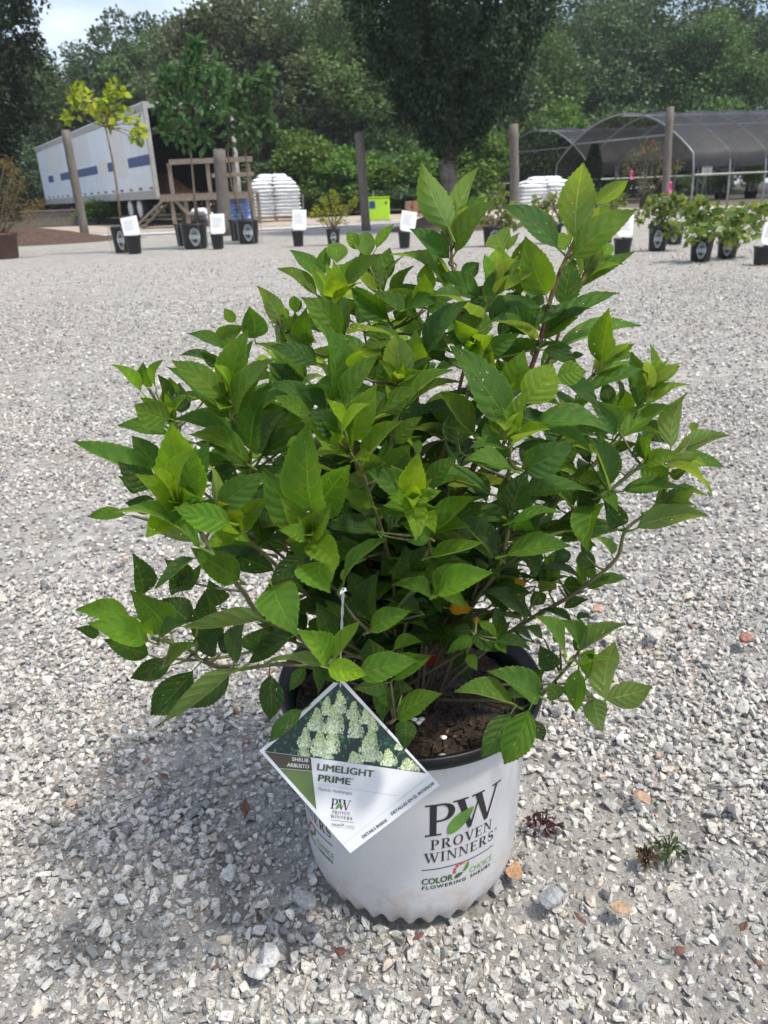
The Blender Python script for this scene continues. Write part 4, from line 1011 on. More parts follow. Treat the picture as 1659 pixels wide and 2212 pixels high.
# ---- lettering: outlines as polygons in a plane, unit cap height
def strip(o_, i_):
    n = len(o_); return [[o_[k], o_[k + 1], i_[k + 1], i_[k]] for k in range(n - 1)]
def rect(x0, x1, y0, y1): return [(x0, y0), (x1, y0), (x1, y1), (x0, y1)]
def arc(cx, cy, rx, ry, a0, a1, n=12):
    return [(cx + rx * math.cos(math.radians(a0 + (a1 - a0) * k / n)), cy + ry * math.sin(math.radians(a0 + (a1 - a0) * k / n))) for k in range(n + 1)]
SF = .045
def bowl(y0, y1, ex=.72):
    c = (y0 + y1) / 2; h = (y1 - y0) / 2
    o_ = [(.27, y1)] + arc(ex - .30, c, .30, h, 90, -90) + [(.27, y0)]
    i_ = [(.27, y1 - .05)] + arc(ex - .33, c, .17, h - .05, 90, -90) + [(.27, y0 + .05)]
    return strip(o_, i_)
def glyph(ch):
    st = lambda x0, x1: [rect(x0, x1, 0, 1)]
    sr = lambda x0, x1, y: [rect(x0, x1, y, y + SF)]
    if ch == 'P': return st(.12, .28) + sr(.01, .40, 0) + sr(.01, .13, 1 - SF) + bowl(.44, 1.0), .80
    if ch == 'R': return st(.12, .28) + sr(.01, .40, 0) + sr(.01, .13, 1 - SF) + bowl(.48, 1.0) + [[(.36, .50), (.53, .50), (.84, .0), (.66, .0)]] + sr(.66, .93, 0), .93
    if ch == 'O': return strip(arc(.47, .5, .44, .52, 0, 360, 28), arc(.47, .5, .28, .46, 0, 360, 28)), .98
    if ch == 'V': return [[(.05, 1), (.24, 1), (.52, .12), (.46, -.01), (.42, -.01)], [(.74, 1), (.80, 1), (.50, .0), (.46, .08)]] + sr(-.04, .34, 1 - SF) + sr(.62, .92, 1 - SF), .88
    if ch == 'W': return [[(.05, 1), (.24, 1), (.47, .13), (.43, -.01), (.38, -.01)], [(.62, .84), (.67, .90), (.46, -.01), (.42, .05)], [(.52, 1), (.71, 1), (.94, .13), (.90, -.01), (.85, -.01)], [(1.16, 1), (1.22, 1), (.94, -.01), (.90, .06)]] + sr(-.04, .35, 1 - SF) + sr(.44, .80, 1 - SF) + sr(1.04, 1.34, 1 - SF), 1.30
    if ch == 'E': return st(.12, .28) + [rect(.01, .72, 0, .05), rect(.01, .70, .95, 1), rect(.28, .56, .49, .54), rect(.68, .725, 0, .24), rect(.66, .705, .77, 1), rect(.53, .57, .40, .63)], .80
    if ch == 'N': return [rect(.13, .19, 0, 1), rect(.77, .83, 0, 1), [(.10, 1), (.28, 1), (.83, .0), (.78, -.02), (.74, .0)]] + sr(.0, .32, 0) + sr(-.02, .14, 1 - SF) + sr(.64, .96, 1 - SF), .98
    if ch == 'I': return st(.12, .28) + sr(.0, .40, 0) + sr(.0, .40, 1 - SF), .42
    if ch == 'S':
        c = arc(.34, .74, .25, .23, 30, 270, 14) + arc(.34, .27, .25, .25, 90, -150, 14)[1:]
        o_, i_ = [], []; n = len(c)
        for k, p in enumerate(c):
            a = c[max(0, k - 1)]; b_ = c[min(n - 1, k + 1)]; dx, dy = b_[0] - a[0], b_[1] - a[1]; L = math.hypot(dx, dy)
            w = .035 + .055 * math.exp(-((k - n / 2) / (n * .22)) ** 2); o_.append((p[0] - dy / L * w, p[1] + dx / L * w)); i_.append((p[0] + dy / L * w, p[1] - dx / L * w))
        return strip(o_, i_) + [rect(.53, .57, .72, .93), rect(.08, .12, .06, .30)], .70
    return [], .4
def serif(text, gap=.10):
    x = 0; out = []
    for ch in text:
        ps, adv = glyph(ch); out += [[(a + x, b) for a, b in p] for p in ps]; x += adv + gap
    return out, x - gap
def sans(text, heavy=0.0, gap=1.0):
    bold = 0.0
    """outline of the built-in sans face, scaled so that capitals are one unit high"""
    cu = bpy.data.curves.new('lettering', 'FONT'); cu.body = text; cu.space_character = gap; cu.offset = bold; cu.resolution_u = 3
    ob = bpy.data.objects.new('lettering', cu); COL.objects.link(ob)
    bpy.context.view_layer.update()
    me = bpy.data.meshes.new_from_object(ob.evaluated_get(bpy.context.evaluated_depsgraph_get()))
    v = [(p.co.x, p.co.y) for p in me.vertices]; polys = [[v[i] for i in p.vertices] for p in me.polygons]
    bpy.data.objects.remove(ob); bpy.data.curves.remove(cu); bpy.data.meshes.remove(me)
    x0 = min(p[0] for p in v); x1 = max(p[0] for p in v)
    cap = .729
    ps = [[((a - x0) / cap, b / cap) for a, b in p] for p in polys]; w = (x1 - x0) / cap
    if heavy:                               # heavier weight: the outline laid three times, each a little aside
        ps = [[(a + dx, b + dy) for a, b in p] for dx, dy in ((0, 0), (heavy * .5, heavy * .18), (heavy, 0), (heavy * .5, -heavy * .18)) for p in ps]; w += heavy
    return ps, w
def print_mesh(polys, fmap, lift, slice_u=None, step=2.5e-5, stack=True):
    """polygons -> mesh on a surface; stacked by a hair so that no two faces share a plane"""
    bm = bmesh.new()
    lay = bm.verts.layers.float.new('lift')
    for k, p in enumerate(polys):
        vs = [bm.verts.new((a, b, 0)) for a, b in p]
        for q in vs: q[lay] = lift + ((k % 7) if stack is True else (k * 4 // len(polys)) * 1.0 if stack == 'heavy' else 0) * step
        try: bm.faces.new(vs)
        except ValueError: pass
    if slice_u:
        us = [q.co.x for q in bm.verts]; u = min(us) + slice_u
        while u < max(us):
            bmesh.ops.bisect_plane(bm, geom=bm.verts[:] + bm.edges[:] + bm.faces[:], plane_co=(u, 0, 0), plane_no=(1, 0, 0)); u += slice_u
    for q in bm.verts:
        l = q[lay]
        q.co = fmap(q.co.x, q.co.y, l if l > 0 else lift)
    bmesh.ops.recalc_face_normals(bm, faces=bm.faces[:])
    me = bpy.data.meshes.new('lettering'); bm.to_mesh(me); bm.free(); return me

def LP(x, y): return (630.9 + .31415 * x, 1618.4 + .31415 * y)
def luv(x, y):
    r_ = pot_uv(*LP(x, y))
    return (r_[0] * RM, r_[1])
M_GREEN = simple('leaf_green_ink', (.10, .24, .035), .5, .2, 60); M_DKGREEN = simple('dark_green_ink', (.045, .11, .03), .5, .1, 60)
M_LTGREEN = simple('light_green_ink', (.20, .36, .10), .5, .1, 60); M_REDINK = simple('red_ink', (.50, .03, .05), .5, .1, 60); M_ORINK = simple('orange_ink', (.75, .22, .05), .5, .1, 60)
def leaf_poly(x0, y0, x1, y1, w, n=10, bend=.12):
    dx, dy = x1 - x0, y1 - y0; L = math.hypot(dx, dy); nx_, ny_ = -dy / L, dx / L; o_, i_ = [], []
    for k in range(n + 1):
        t = k / n; h = w * .5 * math.sin(math.pi * t ** .85) ** .8; cx = x0 + dx * t + nx_ * bend * L * math.sin(math.pi * t) * .4; cy = y0 + dy * t + ny_ * bend * L * math.sin(math.pi * t) * .4
        o_.append((cx + nx_ * h, cy + ny_ * h)); i_.append((cx - nx_ * h, cy - ny_ * h))
    return strip(o_, i_)
A0 = luv(910, 602); A1 = luv(1415, 215); top0 = luv(925, 385)
P0 = luv(950, 692); P1 = luv(1372, 505); W0 = luv(905, 783); W1 = luv(1382, 590)
C0 = luv(890, 930); C1 = luv(1106, 882); H0 = luv(1222, 805); H1 = luv(1376, 690); F0 = luv(893, 965); F1_ = luv(1195, 862); S0 = luv(1226, 838); S1 = luv(1364, 720)
R0 = luv(890, 832); R1 = luv(1384, 592)
def pot_text(name, txt, u0, u1, v, h, mat, du, face_='serif', bold=0, gap=1.0, lift=.0005):
    polys, w = serif(txt) if face_ == 'serif' else sans(txt, bold, gap)
    sx = (u1 - u0) / w
    me = print_mesh([[(u0 + du + a * sx, v + b * h) for a, b in p] for p in polys], on_pot, lift, .004, stack=True if face_ == 'serif' else 'heavy' if bold else False); me.materials.append(mat)
    return inst(name, me, pot)
capPW = (top0[1] - A0[1]) * 1.0; uend = A1[0]
cap2 = .0135
def pot_logo(du):
    gp, w1 = glyph('P'); gw, w2 = glyph('W'); Wd = uend - A0[0] + .004
    polys = [[(a, b) for a, b in p] for p in gp] + [[(a + .70, b) for a, b in p] for p in gw]
    sx = Wd / (.70 + 1.32)
    me = print_mesh([[(A0[0] + du + a * sx, A0[1] + b * capPW) for a, b in p] for p in polys], on_pot, .0005, .004); me.materials.append(M_INK); inst('monogram', me, pot)
    q0 = luv(1068, 580); q1 = luv(1250, 385)
    me = print_mesh([[(a + du, b) for a, b in p] for p in leaf_poly(*q0, *q1, .0175)], on_pot, .0010, .004, stack=False); me.materials.append(M_GREEN); inst('printed_leaf', me, pot)
    pot_text('lettering', 'PROVEN', P0[0], P1[0], P0[1], cap2, M_INK, du); pot_text('lettering', 'WINNERS', W0[0], W1[0], W0[1], cap2, M_INK, du)
    pot_text('registered_mark', '®', W1[0] + .002, W1[0] + .0055, W0[1] + cap2 * .7, .004, M_INK, du, 'sans')
    me = print_mesh([rect(R0[0] + du, R1[0] + du, R0[1] - .0005, R0[1] + .0005)], on_pot, .0005, .004); me.materials.append(M_INK); inst('rule_line', me, pot)
    pot_text('lettering', 'COLOR', C0[0], C1[0], C0[1], .0085, M_DKGREEN, du, 'sans', .10); pot_text('lettering', 'CHOICE', H0[0], H1[0], C0[1], .0085, M_LTGREEN, du, 'sans', .0)
    pot_text('lettering', 'FLOWERING', F0[0], F1_[0], F0[1], .0048, M_INK, du, 'sans', .06, 1.25); pot_text('lettering', 'SHRUBS', S0[0], S1[0], F0[1], .0048, M_INK, du, 'sans', .06, 1.25)
    cu = (C1[0] + H0[0]) / 2 + du; cv = C0[1] + .007
    me = print_mesh(leaf_poly(cu - .009, cv - .006, cu + .002, cv - .0015, .006), on_pot, .0005, .004, stack=False); me.materials.append(M_DKGREEN); inst('emblem_leaf', me, pot)
    me = print_mesh(leaf_poly(cu + .002, cv - .001, cu + .008, cv + .0125, .005, bend=-.2), on_pot, .0005, .004, stack=False); me.materials.append(M_GREEN); inst('emblem_leaf', me, pot)
    for k, (a, mt) in enumerate(((190, M_REDINK), (160, M_REDINK), (130, M_REDINK), (100, M_REDINK), (72, M_ORINK))):
        x, y = cu + .0092 * math.cos(math.radians(a)), cv + .004 + .0085 * math.sin(math.radians(a))
        me = print_mesh([arc(x, y, .0019, .0019, 0, 330, 11)], on_pot, .0005); me.materials.append(mt); inst('emblem_dot', me, pot)
pot_logo(0.0)
second = luv(272, 610)
pot_logo(second[0] - W1[0])

# ------------------------------------------------------------------ soil in the pot
def soil_mat():
    m, nt, b = new_mat('potting_mix')
    g_ = N(nt, 'ShaderNodeNewGeometry'); v1 = N(nt, 'ShaderNodeTexVoronoi'); v1.inputs['Scale'].default_value = 130; nt.links.new(g_.outputs['Position'], v1.inputs['Vector'])
    n1 = noise_n(nt, g_.outputs['Position'], 60, 6, .7)
    nt.links.new(mixc(nt, n1.outputs['Fac'], (.014, .010, .008), (.062, .038, .025)), b.inputs['Base Color']); b.inputs['Roughness'].default_value = .9
    bp = N(nt, 'ShaderNodeBump'); bp.inputs['Strength'].default_value = 1; bp.inputs['Distance'].default_value = .006
    nt.links.new(v1.outputs['Distance'], bp.inputs['Height']); nt.links.new(bp.outputs['Normal'], b.inputs['Normal']); return m
M_SOIL = soil_mat()
soil = empty('potting_soil'); soil.matrix_world = pot_m; tag(soil, 'dark bark potting mix with white beads filling the pot', 'soil', kind='stuff')
SZ = POT_H - .036
v = [(0, 0, SZ)]; f = []; n, m_ = 40, 14
for i in range(1, m_ + 1):
    for j in range(n):
        w = 2 * math.pi * j / n; r_ = .1315 * i / m_
        v.append((r_ * math.cos(w), r_ * math.sin(w), SZ + .009 * mnoise.fractal(Vector((r_ * math.cos(w) * 40, r_ * math.sin(w) * 40, 3)), 1, 2, 3) + (.004 if i == m_ else 0)))
for j in range(n): f.append((0, 1 + j, 1 + (j + 1) % n))
for i in range(m_ - 1):
    for j in range(n):
        a = 1 + i * n; q = (j + 1) % n; f.append((a + j, a + n + j, a + n + q, a + q))
mobj('soil_surface', v, f, M_SOIL, soil, True)
# bark chips
r = np.random.default_rng(6); nchip = 900; Vc, Fc_, Cc = [], [], []
BPAL = np.array([(.075, .042, .026), (.042, .026, .018), (.11, .062, .036), (.026, .018, .014), (.15, .08, .045)])
cv_, cf_ = rock_variant(9, 77)
for k in range(nchip):
    a = r.uniform(0, 6.283); rr = .127 * math.sqrt(r.uniform(0, 1)); s = r.uniform(.003, .012)
    S = np.array([s, s * r.uniform(.25, .6), s * r.uniform(.1, .3)]); R_ = rand_rot(1, r, .45)[0]
    P_ = (cv_ * S) @ R_.T + np.array([rr * math.cos(a), rr * math.sin(a), SZ + .002 + r.uniform(-.002, .005)])
    Fc_.append(cf_ + len(cv_) * k); Vc.append(P_); c = BPAL[r.integers(0, 5)] * r.uniform(.7, 1.3); Cc.append(np.repeat(np.array([[*c, 1]]), len(cv_), 0))
def chip_mat():
    m, nt, b = new_mat('bark_chip'); a = N(nt, 'ShaderNodeAttribute', attribute_name='col'); nt.links.new(a.outputs['Color'], b.inputs['Base Color']); b.inputs['Roughness'].default_value = .85; return m
o = inst('bark_chips', big_mesh('bark_chips', np.concatenate(Vc), np.concatenate(Fc_), chip_mat(), np.concatenate(Cc)), soil); o['kind'] = 'stuff'
M_PERL = simple('perlite', (.78, .78, .76), .6, .1, 300)
pb = MB().add(*(lambda a: (a[0] * .0042, [tuple(x) for x in a[1]]))(rock_variant(26, 55))).data('perlite_bead', M_PERL, True)
inv = pot_m.inverted()
for x, y in ((1375, 422), (1415, 450), (1440, 420), (1628, 577), (1620, 733), (1105, 560)):
    px, py = 548.6 + .25132 * x, 1448.3 + .25132 * y
    d = inv.to_3x3() @ ray(px, py); c = inv @ CAM; q = c + d * ((SZ + .006 - c.z) / d.z)
    if math.hypot(q.x, q.y) < .12: inst('perlite_bead', pb, soil).location = q
# red scrap on the soil
q = Vector((.033, .055, SZ + .012)); o = mobj('plastic_scrap', [(-.008, 0, -.003), (.007, .002, -.002), (.010, .003, .008), (-.004, .002, .012), (-.010, 0, .005)], [(0, 1, 2, 3, 4)], simple('red_plastic', (.42, .025, .02), .4, .1, 20))
s = o.modifiers.new('thickness', 'SOLIDIFY'); s.thickness = .0008; o.matrix_world = pot_m @ Matrix.Translation(q); tag(o, 'small red plastic scrap on the soil behind the stems', 'scrap')

# ------------------------------------------------------------------ hanging plant tag
def KP(x, y): return (548.6 + .25132 * x, 1448.3 + .25132 * y)
TN = Vector((.02, -.89, .46)).normalized(); TQ = Vector((0, .514, .25))
def on_tag_px(px, py, lift=0.0):
    d = ray(px, py); t = (TQ - CAM).dot(TN) / d.dot(TN); return CAM + d * t + TN * lift
def k_tag(x, y, lift): return on_tag_px(*KP(x, y), lift)
ptag = empty('plant_tag', k_tag(740, 50, 0)); tag(ptag, 'white diamond shaped plant tag with flower picture hanging on the pot', 'plant tag')
T0 = ptag.location.copy()
def t_map(x, y, l): return k_tag(x, y, l) - T0
def tag_print(name, polys, mat, lift, stack=True, parent=ptag):
    me = print_mesh(polys, t_map, lift, stack=stack); me.materials.append(mat); return inst(name, me, parent)
M_CARD = simple('tag_card', (.64, .65, .67), .35, .02, 30); M_TBROWN = simple('tag_brown_ink', (.065, .052, .030), .4, .05, 30); M_TGREEN = simple('tag_green_ink', (.10, .155, .045), .4, .05, 30)
M_TTEXT = simple('tag_text_green', (.055, .085, .045), .45, .05, 30); M_TGREY = simple('tag_grey_ink', (.20, .21, .22), .5, .05, 30); M_TRULE = simple('tag_rule_ink', (.50, .51, .52), .5, .05, 30)
cor = [(740, 50), (1597, 985), (828, 1570), (48, 690)]
ring_ = [(745 + 20 * math.cos(a), 132 + 20 * math.sin(a)) for a in [2 * math.pi * k / 16 for k in range(16)]]
# card with a punched hole: fan of quads between outline and hole
outl = []
for k in range(16):
    a = 2 * math.pi * k / 16
    best = None
    for i in range(4):
        (x1, y1), (x2, y2) = cor[i], cor[(i + 1) % 4]; dx, dy = math.cos(a), math.sin(a); ex, ey = x2 - x1, y2 - y1
        det = dx * (-ey) + dy * ex
        if abs(det) < 1e-9: continue
        t = ((x1 - 745) * (-ey) + (y1 - 132) * ex) / det; s_ = (dx * (y1 - 132) - dy * (x1 - 745)) / det
        if t > 0 and -1e-6 <= s_ <= 1 + 1e-6 and (best is None or t < best[0]): best = (t, i, s_)
    outl.append((745 + best[0] * math.cos(a), 132 + best[0] * math.sin(a), best[1]))
card = []
for k in range(16):
    p, q = outl[k], outl[(k + 1) % 16]; poly = [ring_[k], (p[0], p[1])]
    i = p[2]
    while i != q[2]: i = (i + 1) % 4; poly.append(cor[i])
    poly += [(q[0], q[1]), ring_[(k + 1) % 16]]; card.append(poly)
me = print_mesh(card, t_map, 0.0, stack=False); me.materials.append(M_CARD); o = inst('card', me, ptag); s = o.modifiers.new('thickness', 'SOLIDIFY'); s.thickness = .0006; s.offset = 0
# printed picture
def col_mat(name, rough=.4):
    m, nt, b = new_mat(name); a = N(nt, 'ShaderNodeAttribute', attribute_name='col'); nt.links.new(a.outputs['Color'], b.inputs['Base Color']); b.inputs['Roughness'].default_value = rough; return m
pic = [(742, 98), (1478, 882), (490, 745), (92, 692)]
def inside(x, y, poly=pic):
    c = False; n = len(poly)
    for i in range(n):
        (x1, y1), (x2, y2) = poly[i], poly[(i + 1) % n]
        if (y1 > y) != (y2 > y) and x < (x2 - x1) * (y - y1) / (y2 - y1) + x1: c = not c
    return c
rr_ = random.Random(4); V, Fp, Cp = [], [], []
def dab(pts, col, lift):
    if not all(inside(*p) for p in pts): return
    b = len(V); V.extend([t_map(x, y, lift)[:] for x, y in pts]); Fp.append(tuple(range(b, b + len(pts)))); Cp.extend([(*col, 1)] * len(pts))
V.extend([t_map(x, y, .0005)[:] for x, y in pic]); Fp.append((0, 1, 2, 3)); Cp.extend([(.012, .030, .022, 1)] * 4)
for k in range(620): # dark leaves
    x, y = rr_.uniform(100, 1470), rr_.uniform(150, 880); L = rr_.uniform(18, 50); a = rr_.uniform(0, 6.28); w = L * .34
    if y < 300 and rr_.random() < .7: continue
    ca, sa = math.cos(a), math.sin(a); c = rr_.choice([(.025, .11, .08), (.04, .15, .10), (.018, .07, .055), (.07, .19, .07), (.04, .12, .07)]); s_ = rr_.uniform(.6, 1.25)
    pts = [(x, y), (x + ca * L * .4 - sa * w, y + sa * L * .4 + ca * w), (x + ca * L, y + sa * L), (x + ca * L * .4 + sa * w, y + sa * L * .4 - ca * w)]
    dab(pts, tuple(q * s_ for q in c), .00055 + k * 1.5e-7)
heads = [(740, 270, 118, 190), (630, 300, 105, 160), (855, 340, 120, 150), (960, 395, 110, 130), (1020, 450, 90, 140), (540, 420, 150, 190), (690, 420, 190, 240), (870, 465, 135, 220), (440, 575, 125, 170), (560, 620, 150, 230), (665, 605, 175, 210), (1000, 640, 200, 280), (430, 690, 110, 90), (630, 725, 100, 80), (865, 755, 150, 120), (1160, 745, 140, 140), (1330, 815, 210, 120), (1250, 640, 70, 80)]
li = .0007
for cx, cy, w, h in heads:
    for k in range(int(90 + w * h / 75)):
        t = rr_.uniform(0, 1) ** .75; xx = cx + max(-1.05, min(1.05, rr_.gauss(0, .55))) * w * .48 * (.10 + 1.05 * t ** .8) * (1 if t < .8 else 1 - (t - .8) * 1.6) + w * .06 * math.sin(t * 7 + cx); yy = cy - h * .5 + h * t
        s_ = rr_.uniform(6, 11); edge = abs(xx - cx) / (w * .5 + 1); sh = rr_.uniform(.45, 1.12) * (1 if xx < cx + w * .18 else .72)
        a = (.50, .62, .26); e_ = (.72, .82, .58); c = tuple((a[i] * (1 - t) + e_[i] * t) * sh for i in range(3)); o_ = rr_.uniform(0, 6)
        dab([(xx + s_ * math.cos(o_ + q * 1.2566) * (1 if q % 2 else .8), yy + s_ * math.sin(o_ + q * 1.2566)) for q in range(5)], c, li + k * 2e-7)
me = bpy.data.meshes.new('flower_picture'); me.from_pydata(V, [], Fp); a = me.attributes.new('col', 'FLOAT_COLOR', 'POINT'); a.data.foreach_set('color', np.array(Cp, np.float32).ravel()); me.materials.append(col_mat('picture_ink')); inst('flower_picture', me, ptag)
tag_print('brown_band', [[(92, 696), (489, 749), (500, 862), (218, 838)]], M_TBROWN, .0005); tag_print('green_corner', [[(220, 842), (500, 866), (538, 1195)]], M_TGREEN, .0005)
def tag_text(txt, x0, y0, x1, y1, h, mat, face_='sans', bold=0.0, gap=1.0, lift=.0009, name='lettering'):
    polys, w = serif(txt) if face_ == 'serif' else sans(txt, bold, gap)
    L = math.hypot(x1 - x0, y1 - y0); ex, ey = (x1 - x0) / L, (y1 - y0) / L; nx_, ny_ = ey, -ex; s_ = L / w
    return tag_print(name, [[(x0 + ex * a * s_ + nx_ * b * h, y0 + ey * a * s_ + ny_ * b * h) for a, b in p] for p in polys], mat, lift, stack=True if face_ == 'serif' else 'heavy' if bold else False)
tag_text('SHRUB', 327, 774, 468, 787, 33, M_CARD, bold=.06); tag_text('ARBUSTO', 284, 823, 473, 840, 33, M_CARD, bold=.06)
tag_text('LIMELIGHT', 541, 852, 1027, 916, 60, M_TTEXT, bold=.085); tag_text('PRIME', 549, 946, 830, 982, 58, M_TTEXT, bold=.085); tag_text('®', 838, 938, 856, 940, 18, M_TTEXT)
tag_print('rule_line', [[(548, 975), (1232, 1073), (1232, 1077), (548, 979)]], M_TRULE, .0005)
tag_text('Panicle Hydrangea', 556, 1028, 843, 1066, 28, M_TGREY)
gp, _w = glyph('P'); gw, _w2 = glyph('W')
pw_ = [[(a, b) for a, b in p] for p in gp] + [[(a + .70, b) for a, b in p] for p in gw]
def txf(polys, x0, y0, ex, ey, sx, h): return [[(x0 + ex * a * sx + ey * b * h, y0 + ey * a * sx - ex * b * h) for a, b in p] for p in polys]
e_ = math.radians(7.2); tag_print('monogram', txf(pw_, 655, 1184, math.cos(e_), math.sin(e_), 172 / 2.02, 88), M_INK, .0006)
tag_print('printed_leaf', leaf_poly(700, 1190, 752, 1122, 26), M_GREEN, .0009, False)
tag_text('PROVEN', 672, 1226, 824, 1243, 27, M_INK, 'serif'); tag_text('WINNERS', 658, 1262, 845, 1285, 27, M_INK, 'serif'); tag_print('rule_line', [[(660, 1281), (858, 1305), (858, 1308), (660, 1284)]], M_INK, .0005)
tag_text('COLOR', 666, 1326, 740, 1335, 17, M_DKGREEN, bold=.05); tag_text('CHOICE', 783, 1340, 864, 1350, 17, M_LTGREEN); tag_text('FLOWERING SHRUBS', 668, 1339, 862, 1364, 8, M_TGREY, gap=1.3)
tag_print('emblem_leaf', leaf_poly(746, 1334, 762, 1322, 10), M_DKGREEN, .0006, False); tag_print('emblem_leaf', leaf_poly(762, 1334, 774, 1310, 9), M_GREEN, .0006, False)
for x, y in ((746, 1318), (751, 1311), (758, 1307)): tag_print('emblem_dot', [[(x + 3 * math.cos(k), y + 3 * math.sin(k)) for k in range(6)]], M_REDINK, .0006)
tag_text('DETAILS INSIDE', 941, 1440, 1150, 1290, 27, M_TTEXT, bold=.07); tag_text('DETALLES EN EL INTERIOR', 1188, 1243, 1555, 973, 27, M_TTEXT, bold=.07)
tag_print('rule_line', [[(1158, 1235), (1161, 1235), (1167, 1275), (1164, 1275)]], M_TRULE, .0005); tag_print('rule_line', [[(763, 1493), (1508, 903), (1510, 906), (765, 1496)]], M_TRULE, .0006)
# wire tie
M_WIRE = simple('white_wire', (.72, .73, .74), .4, .05, 60)
wt = at(741, 1278, .475) - T0; h0 = t_map(745, 132, 0)
pts = [h0 - TN * .004, h0 + TN * .004, t_map(742, 95, .004), t_map(740, 45, .004)]
a_ = [pts[-1].lerp(wt, k / 24) + Vector((.0006 * math.sin(k * .9), .0006 * math.cos(k * .9), 0)) for k in range(25)]; c_ = [pts[-1].lerp(wt, k / 24) - Vector((.0006 * math.sin(k * .9), .0006 * math.cos(k * .9), 0)) for k in range(25)]
mb = MB(); mb.tube(pts + a_, .0006, 5); mb.tube(c_, .0006, 5); mb.tube([wt + Vector((.0022 * math.cos(k * .7), .0022 * math.sin(k * .7), .002 * math.sin(k))) for k in range(10)], .0007, 5); mb.build('wire_tie', M_WIRE, ptag, True)

# ------------------------------------------------------------------ the hydrangea
Y0 = POT_C.y
CROP = {'A': (153.6, 603.5, .26455), 'B': (548.6, 329.2, .26455), 'C': (877.8, 329.2, .33069), 'D': (548.6, 713.2, .26455), 'E': (153.6, 932.6, .26455), 'F': (1124.6, 658.3, .29762),
        'G': (153.6, 1152.1, .29762), 'H': (548.6, 1069.8, .23148), 'I': (877.8, 822.9, .26455), 'J': (932.6, 1206.9, .31415), 'K': (548.6, 1448.3, .25132)}
